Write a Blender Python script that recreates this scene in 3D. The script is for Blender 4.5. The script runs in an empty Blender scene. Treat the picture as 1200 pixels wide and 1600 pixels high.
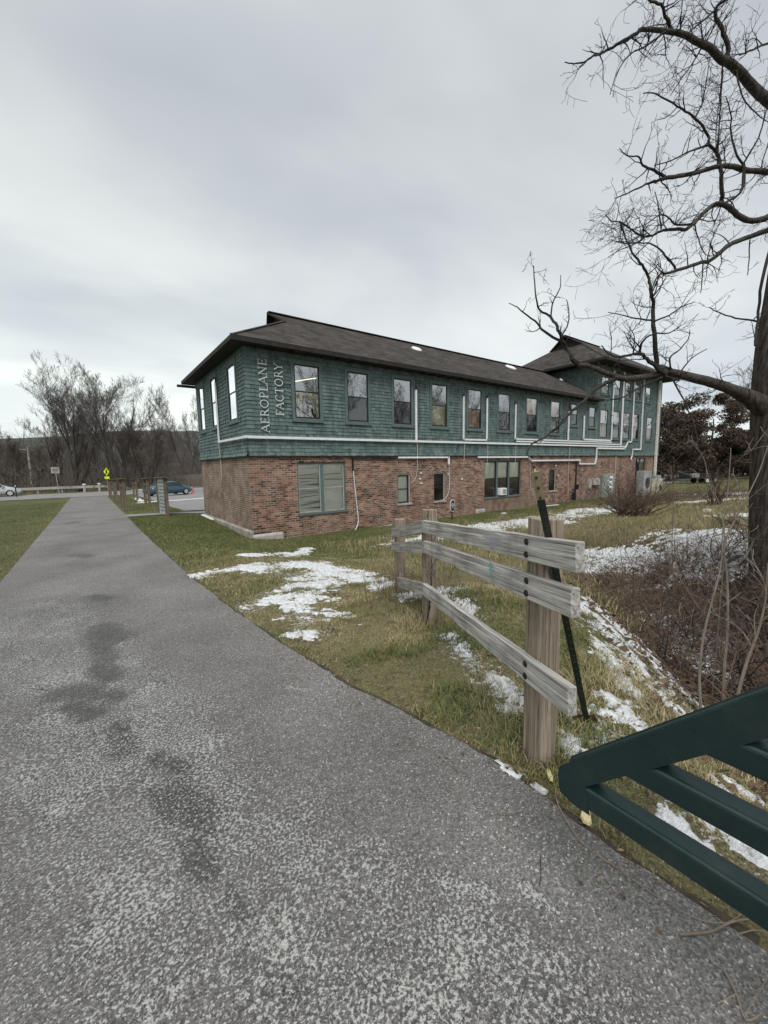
import bpy, math, random
import numpy as np
from mathutils import Vector, noise as mnoise
random.seed(7); rng = np.random.default_rng(7)
S = bpy.context.scene
COL = S.collection

# ------------------------------------------------------------------ camera
F_PX = 622.0; CAM_H = 1.6
def _d(u, v): return np.array([(u-600)/F_PX, -(v-800)/F_PX, -1.0])
AX = _d(1450, 711.5); AX /= np.linalg.norm(AX)
AY = _d(135, 735); AY -= AX*(AX@AY); AY /= np.linalg.norm(AY)
AZ = np.cross(AX, AY)
RM = np.array([AX, AY, AZ]); ORG = np.array([0, 0, CAM_H])
cam = bpy.data.objects.new('camera', bpy.data.cameras.new('camera')); COL.objects.link(cam)
cam.data.sensor_fit = 'VERTICAL'; cam.data.sensor_height = 24; cam.data.lens = 24*F_PX/1600
cam.data.clip_start = .05; cam.data.clip_end = 6000
from mathutils import Matrix
M4 = Matrix.Identity(4)
for i in range(3):
    for j in range(3): M4[i][j] = RM[i][j]
    M4[i][3] = ORG[i]
cam.matrix_world = M4
S.camera = cam
S.render.resolution_x = 768; S.render.resolution_y = 1024
# ------------------------------------------------------------------ exposure, world, sun
S.view_settings.view_transform = 'Standard'; S.view_settings.look = 'None'
S.view_settings.gamma = 1; S.view_settings.exposure = .86
SUN_EL, SUN_AZ = math.radians(52), math.radians(215)
W = bpy.data.worlds.new('World'); S.world = W; W.use_nodes = True
nt = W.node_tree; nt.nodes.clear()
def N(t, typ, **kw):
    n = t.nodes.new(typ)
    for k, v in kw.items():
        if k in n.inputs.keys() if isinstance(k, str) else False: n.inputs[k].default_value = v
        else: setattr(n, k, v)
    return n
def LK(t, a, b): t.links.new(a, b)
sky = N(nt, 'ShaderNodeTexSky', sky_type='NISHITA'); sky.sun_disc = False
sky.sun_elevation = SUN_EL; sky.sun_rotation = SUN_AZ
bg1 = N(nt, 'ShaderNodeBackground'); bg1.inputs[1].default_value = .06; LK(nt, sky.outputs[0], bg1.inputs[0])
tc = N(nt, 'ShaderNodeTexCoord'); sep = N(nt, 'ShaderNodeSeparateXYZ'); LK(nt, tc.outputs['Generated'], sep.inputs[0])
def math_(t, op, a, b=None, clamp=False):
    n = t.nodes.new('ShaderNodeMath'); n.operation = op; n.use_clamp = clamp
    for i, x in enumerate((a, b)):
        if x is None: continue
        if isinstance(x, (int, float)): n.inputs[i].default_value = x
        else: t.links.new(x, n.inputs[i])
    return n.outputs[0]
def ramp(t, fac, stops, interp='LINEAR'):
    r = t.nodes.new('ShaderNodeValToRGB'); r.color_ramp.interpolation = interp
    e = r.color_ramp.elements
    while len(e) < len(stops): e.new(.5)
    for el, (p, c) in zip(e, stops):
        el.position = p; el.color = (c, c, c, 1) if isinstance(c, (int, float)) else (*c, 1)
    t.links.new(fac, r.inputs[0]); return r.outputs[0]
def mixc(t, fac, a, b, mode='MIX'):
    n = t.nodes.new('ShaderNodeMix'); n.data_type = 'RGBA'; n.blend_type = mode
    for i, x in ((0, fac), (6, a), (7, b)):
        if isinstance(x, (int, float)): n.inputs[i].default_value = x if i == 0 else (x, x, x, 1)
        elif isinstance(x, tuple): n.inputs[i].default_value = (*x, 1)
        else: t.links.new(x, n.inputs[i])
    return n.outputs[2]
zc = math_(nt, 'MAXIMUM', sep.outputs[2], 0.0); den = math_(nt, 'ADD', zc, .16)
cx = math_(nt, 'DIVIDE', sep.outputs[0], den); cy = math_(nt, 'DIVIDE', sep.outputs[1], den)
cmb = N(nt, 'ShaderNodeCombineXYZ'); LK(nt, cx, cmb.inputs[0]); LK(nt, cy, cmb.inputs[1])
mp = N(nt, 'ShaderNodeMapping'); mp.inputs['Rotation'].default_value = (0, 0, math.radians(36)); mp.inputs['Scale'].default_value = (.55, .9, 1)
LK(nt, cmb.outputs[0], mp.inputs[0])
nz = N(nt, 'ShaderNodeTexNoise'); nz.inputs['Scale'].default_value = .95; nz.inputs['Detail'].default_value = 5; nz.inputs['Roughness'].default_value = .46
nz.inputs['Distortion'].default_value = .35
LK(nt, mp.outputs[0], nz.inputs['Vector'])
cl = ramp(nt, nz.outputs[0], [(.32, (.275, .296, .322)), (.44, (.335, .354, .372)), (.50, (.382, .399, .406)), (.58, (.43, .446, .444)), (.70, (.50, .515, .50))])
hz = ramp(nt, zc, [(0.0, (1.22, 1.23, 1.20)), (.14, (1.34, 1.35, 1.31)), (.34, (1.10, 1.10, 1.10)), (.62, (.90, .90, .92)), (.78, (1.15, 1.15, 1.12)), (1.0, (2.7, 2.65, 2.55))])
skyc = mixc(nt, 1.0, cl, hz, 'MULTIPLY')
lf = math_(nt, 'ADD', math_(nt, 'MULTIPLY', sep.outputs[0], -.55), math_(nt, 'MULTIPLY', sep.outputs[1], .75))
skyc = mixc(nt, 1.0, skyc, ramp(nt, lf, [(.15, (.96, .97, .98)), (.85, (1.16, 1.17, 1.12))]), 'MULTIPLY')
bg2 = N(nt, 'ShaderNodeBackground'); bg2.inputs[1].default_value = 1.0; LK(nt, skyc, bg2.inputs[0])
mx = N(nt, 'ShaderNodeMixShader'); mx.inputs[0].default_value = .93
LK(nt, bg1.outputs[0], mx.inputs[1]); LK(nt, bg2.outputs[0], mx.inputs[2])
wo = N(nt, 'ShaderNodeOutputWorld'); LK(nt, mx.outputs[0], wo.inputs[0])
sl = bpy.data.lights.new('sun', 'SUN'); sl.energy = 1.35; sl.angle = math.radians(28); sl.color = (1, .975, .94)
so = bpy.data.objects.new('sun', sl); COL.objects.link(so)
so.rotation_euler = (math.pi/2-SUN_EL, 0, math.radians(-35))

# ------------------------------------------------------------------ helpers
def ray(u, v):
    w = RM@_d(u, v); return w/np.linalg.norm(w)
def on_y(u, v, y): w = ray(u, v); return ORG+w*(y/w[1])
def on_x(u, v, x): w = ray(u, v); return ORG+w*(x/w[0])
def pt(u, v, dep): return ORG+(RM@_d(u, v))*dep          # a point of the world seen there, dep metres deep
def sm(t): t = np.clip(t, 0, 1); return t*t*(3-2*t)
def path_r(y):
    y = np.asarray(y, float)
    return np.interp(y, [-30, -4, -1, 0, .34, .8, 1.3, 1.9, 2.4, 3.6, 5, 6.8, 9, 14, 22, 40, 66], [2.6, 1.95, 1.68, 1.64, 1.64, 1.64, 1.66, 1.55, 1.46, 1.33, 1.26, 1.2, 1.18, 1.17, 1.2, 1.3, 1.45])
def path_l(y):
    y = np.asarray(y, float)
    return np.interp(y, [-30, 0, 8, 14, 22, 40, 66], [-2.2, -1.45, -1.3, -1.35, -1.4, -1.55, -1.7])
def G(x, y):
    x = np.asarray(x, float); y = np.asarray(y, float)
    yy = np.clip(y, 0, 46); z = -.022*yy
    left = 1-sm((y-13)/8)*(1-sm((x-5)/3))*.85
    z = z-.58*sm((x-1.5)/4)*sm((y-1)/8)*left*(1-sm((y-24)/12))
    z = z-.42*sm((x-28)/10)*(1-sm((y-30)/30))
    d = -.6*(x-5.2)+.8*(y-.3)
    prof = np.where(d > 0, sm((2.35-d)/2.1), sm((2.6+d)/2.4))
    z = z-1.15*prof*sm((x-1.75)/1.3)*(1-sm((x-9)/6))*sm((y+14)/6)
    z = z-.06*sm((y-60)/5)
    z = z+.035*np.sin(x*1.3+y*.7)*np.sin(y*.9-x*.4)*sm((x-2)/2)*(1-sm((x-40)/20))
    return z
def gz1(x, y): return float(G(x, y))
def at(u, v):
    w = ray(u, v); t = .5; h = 1
    while t < 900:
        h = ORG[2]+w[2]*t-gz1(w[0]*t, w[1]*t)
        if h < .0015: break
        t += max(.002, h*.8)
    return ORG+w*t
class MB:
    CS = {}
    def __init__(s): s.v = []; s.f = []; s.uv = None; s.at = None
    def box(s, x0, x1, y0, y1, z0, z1):
        b = len(s.v); x0, x1 = min(x0, x1), max(x0, x1); y0, y1 = min(y0, y1), max(y0, y1); z0, z1 = min(z0, z1), max(z0, z1)
        s.v += [(x0,y0,z0),(x1,y0,z0),(x1,y1,z0),(x0,y1,z0),(x0,y0,z1),(x1,y0,z1),(x1,y1,z1),(x0,y1,z1)]
        s.f += [(b,b+3,b+2,b+1),(b+4,b+5,b+6,b+7),(b,b+1,b+5,b+4),(b+1,b+2,b+6,b+5),(b+2,b+3,b+7,b+6),(b+3,b,b+4,b+7)]
        return s
    def bar(s, p, q, w, h=None, up=(0, 0, 1)):
        p = np.array(p, float); q = np.array(q, float); h = h or w
        t = q-p; t /= np.linalg.norm(t); u = np.array(up, float)
        if abs(t@u) > .97: u = np.array((0, 1., 0))
        a = np.cross(t, u); a /= np.linalg.norm(a); c = np.cross(a, t)
        b = len(s.v)
        for e in (p, q):
            for sa, sc in ((-1,-1),(1,-1),(1,1),(-1,1)): s.v.append(tuple(e+a*sa*w/2+c*sc*h/2))
        s.f += [(b,b+1,b+2,b+3),(b+7,b+6,b+5,b+4)]+[(b+i,b+4+i,b+4+(i+1)%4,b+(i+1)%4) for i in range(4)]
        return s
    def tube(s, pts, rad, n=6, cap=True):
        m = len(pts); sq = math.sqrt; pts = [(float(p[0]), float(p[1]), float(p[2])) for p in pts]
        if not hasattr(rad, '__len__'): rad = [rad]*m
        base = len(s.v); ref = None; CS = s.CS.get(n)
        if CS is None: CS = s.CS[n] = [(math.cos(2*math.pi*k/n), math.sin(2*math.pi*k/n)) for k in range(n)]
        for i in range(m):
            x, y, z = pts[i]; q = pts[min(i+1, m-1)]; o = pts[max(i-1, 0)]
            tx, ty, tz = q[0]-o[0], q[1]-o[1], q[2]-o[2]; L = sq(tx*tx+ty*ty+tz*tz) or 1.0; tx /= L; ty /= L; tz /= L
            if ref is None: ref = (1., 0., 0.) if abs(tx) < .7 else (0., 1., 0.)
            ax, ay, az = ty*ref[2]-tz*ref[1], tz*ref[0]-tx*ref[2], tx*ref[1]-ty*ref[0]; L = sq(ax*ax+ay*ay+az*az) or 1.0; ax /= L; ay /= L; az /= L
            c = (ay*tz-az*ty, az*tx-ax*tz, ax*ty-ay*tx); ref = c; r = rad[i]
            ax, ay, az = -ax, -ay, -az
            for co, si in CS: s.v.append((x+(ax*co+c[0]*si)*r, y+(ay*co+c[1]*si)*r, z+(az*co+c[2]*si)*r))
        for i in range(m-1):
            b0 = base+i*n
            for k in range(n):
                k2 = (k+1) % n; s.f.append((b0+k2, b0+k, b0+n+k, b0+n+k2))
        if cap and n > 3:
            s.f.append(tuple(base+k for k in range(n))); s.f.append(tuple(base+(m-1)*n+k for k in range(n))[::-1])
        return s
    def cyl(s, p, q, r, r2=None, n=16): return s.tube([p, q], [r, r if r2 is None else r2], n)
    def quad(s, a, b, c, d):
        k = len(s.v); s.v += [tuple(a), tuple(b), tuple(c), tuple(d)]; s.f.append((k, k+1, k+2, k+3)); return s
    def poly(s, pts):
        k = len(s.v); s.v += [tuple(p) for p in pts]; s.f.append(tuple(range(k, k+len(pts)))); return s
    def build(s, name, mat, parent=None, bevel=0, smooth=False, uvf=None):
        me = bpy.data.meshes.new(name); me.from_pydata([tuple(map(float, v)) for v in s.v], [], s.f); me.update()
        if uvf:
            lay = me.uv_layers.new(name='UVMap'); vi = np.empty(len(me.loops), int); me.loops.foreach_get('vertex_index', vi)
            V = np.array(s.v, float); lay.data.foreach_set('uv', uvf(V)[vi].ravel())
        if s.at is not None:
            a = me.attributes.new('shade', 'FLOAT', 'POINT'); a.data.foreach_set('value', np.array(s.at, float))
        me.materials.append(mat)
        if smooth: me.polygons.foreach_set('use_smooth', [True]*len(me.polygons))
        o = bpy.data.objects.new(name, me); COL.objects.link(o)
        if parent: o.parent = parent
        if bevel:
            m = o.modifiers.new('bevel', 'BEVEL'); m.width = bevel; m.segments = 2; m.limit_method = 'ANGLE'
        return o
def np_mesh(name, V, Fc, mat, attrs=None, parent=None, smooth=False):
    V = np.asarray(V, np.float32); Fc = np.asarray(Fc, np.int32); k = Fc.shape[1]
    me = bpy.data.meshes.new(name); me.vertices.add(len(V)); me.vertices.foreach_set('co', V.ravel())
    me.loops.add(Fc.size); me.loops.foreach_set('vertex_index', Fc.ravel())
    me.polygons.add(len(Fc)); me.polygons.foreach_set('loop_start', np.arange(0, Fc.size, k, dtype=np.int32))
    if smooth: me.polygons.foreach_set('use_smooth', [True]*len(Fc))
    me.update(calc_edges=True)
    for n, a in (attrs or {}).items():
        x = me.attributes.new(n, 'FLOAT', 'POINT'); x.data.foreach_set('value', np.asarray(a, np.float32))
    me.materials.append(mat); o = bpy.data.objects.new(name, me); COL.objects.link(o)
    if parent: o.parent = parent
    return o
def tag(o, label=None, cat=None, group=None, kind=None):
    for k, v in (('label', label), ('category', cat), ('group', group), ('kind', kind)):
        if v: o[k] = v
    return o
def empty(name, loc, rz=0, label=None, cat=None, group=None):
    o = bpy.data.objects.new(name, None); COL.objects.link(o); o.location = tuple(map(float, loc)); o.rotation_euler.z = rz
    o.empty_display_size = .2
    return tag(o, label, cat, group)
def copy_tree(o, parent=None):
    c = o.copy(); COL.objects.link(c); c.parent = parent
    for ch in list(o.children): copy_tree(ch, c)
    return c

# ------------------------------------------------------------------ materials
def mat(name, col, rough=.85, var=None, scale=4, detail=6, bump=0, bscale=None, metal=0, vscale=(1, 1, 1), coord='Object', spec=.3, shade=None, lo=.35, hi=.65):
    m = bpy.data.materials.new(name); m.use_nodes = True; t = m.node_tree; b = t.nodes['Principled BSDF']
    b.inputs['Roughness'].default_value = rough; b.inputs['Metallic'].default_value = metal
    b.inputs['Specular IOR Level'].default_value = spec; b.inputs['Base Color'].default_value = (*col, 1)
    c = t.nodes.new('ShaderNodeTexCoord'); mpn = t.nodes.new('ShaderNodeMapping'); mpn.inputs['Scale'].default_value = vscale
    t.links.new(c.outputs[coord], mpn.inputs[0]); vec = mpn.outputs[0]
    out = None
    if var:
        n = t.nodes.new('ShaderNodeTexNoise'); n.inputs['Scale'].default_value = scale; n.inputs['Detail'].default_value = detail
        n.inputs['Roughness'].default_value = .6; t.links.new(vec, n.inputs['Vector'])
        out = ramp(t, n.outputs[0], [(lo, col), (hi, var)])
    if shade:
        a = t.nodes.new('ShaderNodeAttribute'); a.attribute_name = 'shade'
        out = mixc(t, a.outputs['Fac'], out if out else col, shade)
    if out: t.links.new(out, b.inputs['Base Color'])
    if bump:
        n2 = t.nodes.new('ShaderNodeTexNoise'); n2.inputs['Scale'].default_value = bscale or scale*4; n2.inputs['Detail'].default_value = 5
        t.links.new(vec, n2.inputs['Vector'])
        bp = t.nodes.new('ShaderNodeBump'); bp.inputs['Strength'].default_value = bump; bp.inputs['Distance'].default_value = .02
        t.links.new(n2.outputs[0], bp.inputs['Height']); t.links.new(bp.outputs[0], b.inputs['Normal'])
    return m
def attr(t, n):
    a = t.nodes.new('ShaderNodeAttribute'); a.attribute_name = n; return a.outputs['Fac']
def noise(t, vec, scale, detail=5, rough=.55):
    n = t.nodes.new('ShaderNodeTexNoise'); n.inputs['Scale'].default_value = scale; n.inputs['Detail'].default_value = detail
    n.inputs['Roughness'].default_value = rough
    if vec is not None: t.links.new(vec, n.inputs['Vector'])
    return n.outputs[0]
def newmat(name, rough=.85, spec=.3):
    m = bpy.data.materials.new(name); m.use_nodes = True; t = m.node_tree; b = t.nodes['Principled BSDF']
    b.inputs['Roughness'].default_value = rough; b.inputs['Specular IOR Level'].default_value = spec
    c = t.nodes.new('ShaderNodeTexCoord'); return m, t, b, c
def bumpit(t, b, h, strength, dist=.02):
    bp = t.nodes.new('ShaderNodeBump'); bp.inputs['Strength'].default_value = strength; bp.inputs['Distance'].default_value = dist
    t.links.new(h, bp.inputs['Height']); t.links.new(bp.outputs[0], b.inputs['Normal'])
# ground
m_ground, t, b, c = newmat('grass_ground', .95, .15)
v = c.outputs['Object']
g1 = ramp(t, noise(t, v, 1.2, 6), [(.38, (.060, .075, .028)), (.62, (.105, .10, .045))])
g2 = ramp(t, noise(t, v, 3.5, 8, .7), [(.35, (.15, .13, .07)), (.5, (.22, .185, .105)), (.68, (.085, .065, .042))])
gc = mixc(t, attr(t, 'dry'), g1, g2)
spk = ramp(t, noise(t, v, 60, 3, .7), [(.35, .55), (.65, 1.35)])
gc = mixc(t, attr(t, 'litter'), gc, ramp(t, noise(t, v, 30, 5, .7), [(.35, (.030, .021, .016)), (.52, (.075, .050, .036)), (.7, (.15, .105, .07))]))
gc = mixc(t, 1.0, gc, spk, 'MULTIPLY')
sd_ = math_(t, 'MULTIPLY', math_(t, 'SUBTRACT', noise(t, v, 26, 5, .75), math_(t, 'SUBTRACT', .80, math_(t, 'MULTIPLY', attr(t, 'dust'), .34))), 12.0, True)
gc = mixc(t, sd_, gc, (.62, .63, .65))
t.links.new(gc, b.inputs['Base Color']); bumpit(t, b, noise(t, v, 45, 4, .7), .9, .04)
# asphalt path
m_path, t, b, c = newmat('asphalt', .9, .25)
v = c.outputs['Object']
n_big = noise(t, v, .9, 5); n_mid = noise(t, v, 7, 5, .6)
vo = t.nodes.new('ShaderNodeTexVoronoi'); vo.inputs['Scale'].default_value = 150; t.links.new(v, vo.inputs['Vector'])
agg = t.nodes.new('ShaderNodeSeparateColor'); t.links.new(vo.outputs['Color'], agg.inputs[0])
base = ramp(t, n_big, [(.3, (.130, .124, .119)), (.7, (.205, .197, .190))])
base = mixc(t, 1.0, base, ramp(t, agg.outputs[0], [(0, .5), (.6, .95), (.9, 1.3), (.97, 1.8), (1.0, 3.0)]), 'MULTIPLY')
base = mixc(t, attr(t, 'wet'), base, mixc(t, 1.0, base, (.46, .46, .47), 'MULTIPLY'))
base = mixc(t, 1.0, base, ramp(t, attr(t, 'frost'), [(.2, 1.0), (.9, .70)]), 'MULTIPLY')
fr_n = noise(t, v, 80, 3, .72)
fr_t = math_(t, 'SUBTRACT', fr_n, math_(t, 'SUBTRACT', .655, math_(t, 'MULTIPLY', attr(t, 'frost'), .165)))
fr = math_(t, 'MULTIPLY', fr_t, 13.0, True)
base = mixc(t, math_(t, 'MULTIPLY', fr, .70), base, (.50, .49, .475))
t.links.new(base, b.inputs['Base Color'])
rr = math_(t, 'SUBTRACT', .92, math_(t, 'MULTIPLY', attr(t, 'wet'), .32)); t.links.new(rr, b.inputs['Roughness'])
hh = math_(t, 'ADD', vo.outputs['Distance'], math_(t, 'MULTIPLY', fr, .5)); bumpit(t, b, hh, .55, .012)
m_road = mat('road_asphalt', (.17, .168, .165), .9, (.23, .228, .225), 1.5, bump=.2, bscale=60)
m_snow, t, b, c = newmat('snow', .8, .3)
t.links.new(ramp(t, noise(t, c.outputs['Object'], 22, 5, .7), [(.34, (.38, .38, .38)), (.58, (.70, .71, .73))]), b.inputs['Base Color'])
bumpit(t, b, noise(t, c.outputs['Object'], 35, 5, .7), .8, .03)
# grass blades
def blade_mat(name, ramp_stops):
    m, t, b, c = newmat(name, .75, .2)
    t.links.new(ramp(t, attr(t, 'shade'), ramp_stops), b.inputs['Base Color']); return m
m_blade = blade_mat('grass_blades', [(0, (.070, .100, .030)), (.3, (.125, .150, .050)), (.5, (.20, .185, .085)), (.72, (.30, .25, .14)), (1, (.42, .35, .22))])
m_leaf = blade_mat('dead_leaves', [(0, (.045, .030, .021)), (.6, (.12, .078, .052)), (1, (.26, .19, .12))])
# brick
def brick_mat(name, tint, pale):
    m, t, b, c = newmat(name, .92, .2)
    uv = c.outputs['UV']
    br = t.nodes.new('ShaderNodeTexBrick'); br.offset = .5
    br.inputs['Scale'].default_value = 1; br.inputs['Brick Width'].default_value = .215; br.inputs['Row Height'].default_value = .074
    br.inputs['Mortar Size'].default_value = .0095; br.inputs['Mortar Smooth'].default_value = .2; br.inputs['Bias'].default_value = -.1
    br.inputs['Color1'].default_value = (0, 0, 0, 1); br.inputs['Color2'].default_value = (1, 1, 1, 1); br.inputs['Mortar'].default_value = (.5, .5, .5, 1)
    wob = t.nodes.new('ShaderNodeMapping'); t.links.new(uv, wob.inputs[0]); t.links.new(wob.outputs[0], br.inputs['Vector'])
    c1 = ramp(t, br.outputs['Color'], [(0, (.055, .038, .032)), (.2, (.15, .072, .050)), (.55, (.275, .130, .088)), (.85, (.365, .205, .145)), (1, (.38, .29, .23))])
    c1 = mixc(t, .55, c1, tint) if tint else c1
    big = noise(t, uv, .55, 6, .65)
    c1 = mixc(t, ramp(t, big, [(.45, 0.0), (.68, .7)]), c1, pale)
    dk = noise(t, uv, 1.3, 5, .6); c1 = mixc(t, 1.0, c1, ramp(t, dk, [(.33, .50), (.55, 1.0)]), 'MULTIPLY')
    mor = ramp(t, noise(t, uv, 2.2, 5, .7), [(.35, (.15, .12, .10)), (.6, (.42, .365, .31))])
    col = mixc(t, br.outputs['Fac'], c1, mor)
    col = mixc(t, 1.0, col, ramp(t, noise(t, uv, 40, 4, .7), [(.3, .75), (.7, 1.2)]), 'MULTIPLY')
    t.links.new(col, b.inputs['Base Color'])
    h = math_(t, 'SUBTRACT', noise(t, uv, 30, 4), math_(t, 'MULTIPLY', br.outputs['Fac'], 1.0)); bumpit(t, b, h, .7, .012)
    return m
m_brick = brick_mat('red_brick', None, (.30, .20, .155))
m_brick2 = brick_mat('taupe_brick', (.21, .165, .13), (.34, .285, .23))
m_conc = mat('concrete', (.30, .285, .26), .9, (.42, .40, .37), 5, bump=.5, bscale=25)
m_dirtyconc = mat('stained_concrete', (.20, .185, .16), .9, (.36, .34, .30), 3, bump=.5, bscale=25)
m_teal = mat('teal_shingles', (.105, .150, .147), .85, (.135, .185, .181), 3.5, 6, bump=.35, bscale=70, vscale=(1, 1, .25), shade=(.042, .062, .060))
m_tealtrim = mat('teal_trim', (.085, .120, .118), .7, (.105, .145, .142), 5)
t = m_teal.node_tree; b = t.nodes['Principled BSDF']; c = t.nodes.new('ShaderNodeTexCoord'); mpn = t.nodes.new('ShaderNodeMapping'); mpn.inputs['Scale'].default_value = (5, 5, .5); t.links.new(c.outputs['Object'], mpn.inputs[0])
old = b.inputs['Base Color'].links[0].from_socket; t.links.new(mixc(t, 1.0, old, ramp(t, noise(t, mpn.outputs[0], 1, 5, .65), [(.33, .68), (.5, .98), (.7, 1.18)]), 'MULTIPLY'), b.inputs['Base Color'])
m_tealdark = mat('dark_teal', (.016, .028, .027), .9)
m_dark = mat('dark_timber', (.014, .013, .012), .8, (.028, .025, .023), 5)
m_sash = mat('black_sash', (.018, .018, .018), .5)
m_white = mat('white_pvc', (.74, .75, .76), .5, (.62, .63, .64), 6)
m_dirtywhite = mat('weathered_white', (.70, .69, .66), .7, (.30, .28, .25), 14, lo=.45, hi=.7)
m_cable = mat('pale_cable', (.50, .46, .40), .6)
m_black = mat('black_metal', (.012, .012, .013), .5)
m_letter = mat('sign_letters', (.58, .62, .61), .4)
m_roof, t, b, c = newmat('asphalt_shingle_roof', .95, .15)
uv = c.outputs['UV']; br = t.nodes.new('ShaderNodeTexBrick'); br.inputs['Scale'].default_value = 1; br.inputs['Brick Width'].default_value = .30
br.inputs['Row Height'].default_value = .14; br.inputs['Mortar Size'].default_value = .007; br.inputs['Color1'].default_value = (.033, .029, .027, 1)
br.inputs['Color2'].default_value = (.066, .058, .052, 1); br.inputs['Mortar'].default_value = (.025, .023, .022, 1); t.links.new(uv, br.inputs['Vector'])
cc = mixc(t, 1.0, br.outputs[0], ramp(t, noise(t, uv, .8, 6, .7), [(.3, .65), (.7, 1.45)]), 'MULTIPLY')
cc = mixc(t, 1.0, cc, ramp(t, noise(t, uv, 60, 3, .7), [(.3, .7), (.7, 1.3)]), 'MULTIPLY')
t.links.new(cc, b.inputs['Base Color']); bumpit(t, b, br.outputs['Fac'], -.6, .02)
# glass: clear pane with a window's real reflection
def glass_mat(name, refl, tint=(1, 1, 1)):
    m = bpy.data.materials.new(name); m.use_nodes = True; t = m.node_tree; t.nodes.clear()
    tr = t.nodes.new('ShaderNodeBsdfTransparent'); tr.inputs[0].default_value = (*tint, 1)
    gl = t.nodes.new('ShaderNodeBsdfGlossy'); gl.inputs['Roughness'].default_value = .015; gl.inputs[0].default_value = (.95, .97, 1, 1)
    c = t.nodes.new('ShaderNodeTexCoord'); bp = t.nodes.new('ShaderNodeBump'); bp.inputs['Strength'].default_value = .06; bp.inputs['Distance'].default_value = .05
    t.links.new(noise(t, c.outputs['Object'], 1.5, 1), bp.inputs['Height']); t.links.new(bp.outputs[0], gl.inputs['Normal'])
    fr = t.nodes.new('ShaderNodeFresnel'); fr.inputs[0].default_value = 1.5
    f = math_(t, 'ADD', math_(t, 'MULTIPLY', fr.outputs[0], 1.6), refl, True)
    mxs = t.nodes.new('ShaderNodeMixShader'); t.links.new(f, mxs.inputs[0]); t.links.new(tr.outputs[0], mxs.inputs[1]); t.links.new(gl.outputs[0], mxs.inputs[2])
    o = t.nodes.new('ShaderNodeOutputMaterial'); t.links.new(mxs.outputs[0], o.inputs[0]); return m
m_glass = glass_mat('window_glass', .30)
m_glass_clear = glass_mat('clear_glass', .0)
m_glass_lo = glass_mat('screened_glass', .05, (.55, .55, .55))
def emis(name, col, e, ec=None, var=None, scale=3):
    m = mat(name, col, .9, var, scale); b = m.node_tree.nodes['Principled BSDF']
    b.inputs['Emission Color'].default_value = (*(ec or col), 1); b.inputs['Emission Strength'].default_value = e; return m
m_palesash = mat('pale_sash', (.36, .38, .34), .7, (.24, .26, .24), 6)
m_in_dark = mat('dim_interior', (.09, .085, .08), .9, (.05, .05, .05), 1.4)
m_in_grey = mat('grey_shade', (.20, .20, .21), .9, (.15, .15, .155), 1.2)
m_in_tan = emis('glowing_tan_blind', (.36, .28, .19), .22, (.30, .20, .12), (.28, .20, .12), 1.2)  # faint emission stands in for warm room light behind the blind
m_in_yel = emis('glowing_room_wall', (.34, .32, .20), .12, (.34, .31, .11), (.30, .30, .16), 1.6)  # the room's light is put in as a faint glow of this panel
m_in_green = mat('pale_green_blind', (.90, .91, .80), .8, (.82, .84, .72), 2)
m_lamp = emis('lamp_tube', (.9, .9, .7), 1.2, (1, 1, .6))
m_greygreen = mat('grey_enamel', (.25, .29, .27), .5, (.20, .235, .22), 3)
m_grey = mat('grey_metal', (.30, .31, .31), .5, (.22, .23, .23), 5)
m_beige = mat('beige_enamel', (.55, .52, .40), .6, (.42, .40, .31), 5)
# timber
def wood_mat(name, a, bcol, dark, ax=2):
    m, t, b, c = newmat(name, .88, .2)
    mpn = t.nodes.new('ShaderNodeMapping'); sc = [34, 34, 34]; sc[ax] = 1.1; mpn.inputs['Scale'].default_value = sc
    t.links.new(c.outputs['Object'], mpn.inputs[0])
    n1 = t.nodes.new('ShaderNodeTexNoise'); n1.inputs['Scale'].default_value = 1; n1.inputs['Detail'].default_value = 6; n1.inputs['Roughness'].default_value = .65; n1.inputs['Distortion'].default_value = .8
    t.links.new(mpn.outputs[0], n1.inputs['Vector'])
    col = ramp(t, n1.outputs[0], [(.30, dark), (.43, a), (.62, bcol), (.8, tuple(min(1, x*1.25) for x in bcol))])
    col = mixc(t, ramp(t, noise(t, c.outputs['Object'], 3.1, 5, .6), [(.48, 0.0), (.72, .75)]), col, tuple((x+y)/2 for x, y in zip(a, dark)))
    # knots
    mp2 = t.nodes.new('ShaderNodeMapping'); s2 = [5, 5, 5]; s2[ax] = 1.9; mp2.inputs['Scale'].default_value = s2; t.links.new(c.outputs['Object'], mp2.inputs[0])
    vo = t.nodes.new('ShaderNodeTexVoronoi'); vo.inputs['Scale'].default_value = 1.0; t.links.new(mp2.outputs[0], vo.inputs['Vector'])
    col = mixc(t, ramp(t, vo.outputs['Distance'], [(.09, .95), (.17, 0.0)]), col, tuple(x*.5 for x in dark))
    mp3 = t.nodes.new('ShaderNodeMapping'); s3 = [120, 120, 120]; s3[ax] = 2.5; mp3.inputs['Scale'].default_value = s3; t.links.new(c.outputs['Object'], mp3.inputs[0])
    col = mixc(t, 1.0, col, ramp(t, noise(t, mp3.outputs[0], 1, 3, .6), [(.33, .45), (.45, .95), (.7, 1.15)]), 'MULTIPLY')
    t.links.new(col, b.inputs['Base Color']); bumpit(t, b, n1.outputs[0], .8, .008); return m
m_rail = wood_mat('weathered_board', (.30, .285, .27), (.52, .50, .475), (.075, .068, .062), 0)
m_rail2 = wood_mat('darker_board', (.22, .205, .19), (.36, .34, .32), (.08, .07, .065), 0)
m_post = wood_mat('post_timber', (.20, .16, .122), (.36, .30, .235), (.070, .050, .037), 2)
m_gate = mat('dark_green_paint', (.004, .017, .017), .30, (.006, .021, .021), 3, spec=.5, bump=.04, bscale=150)
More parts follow.
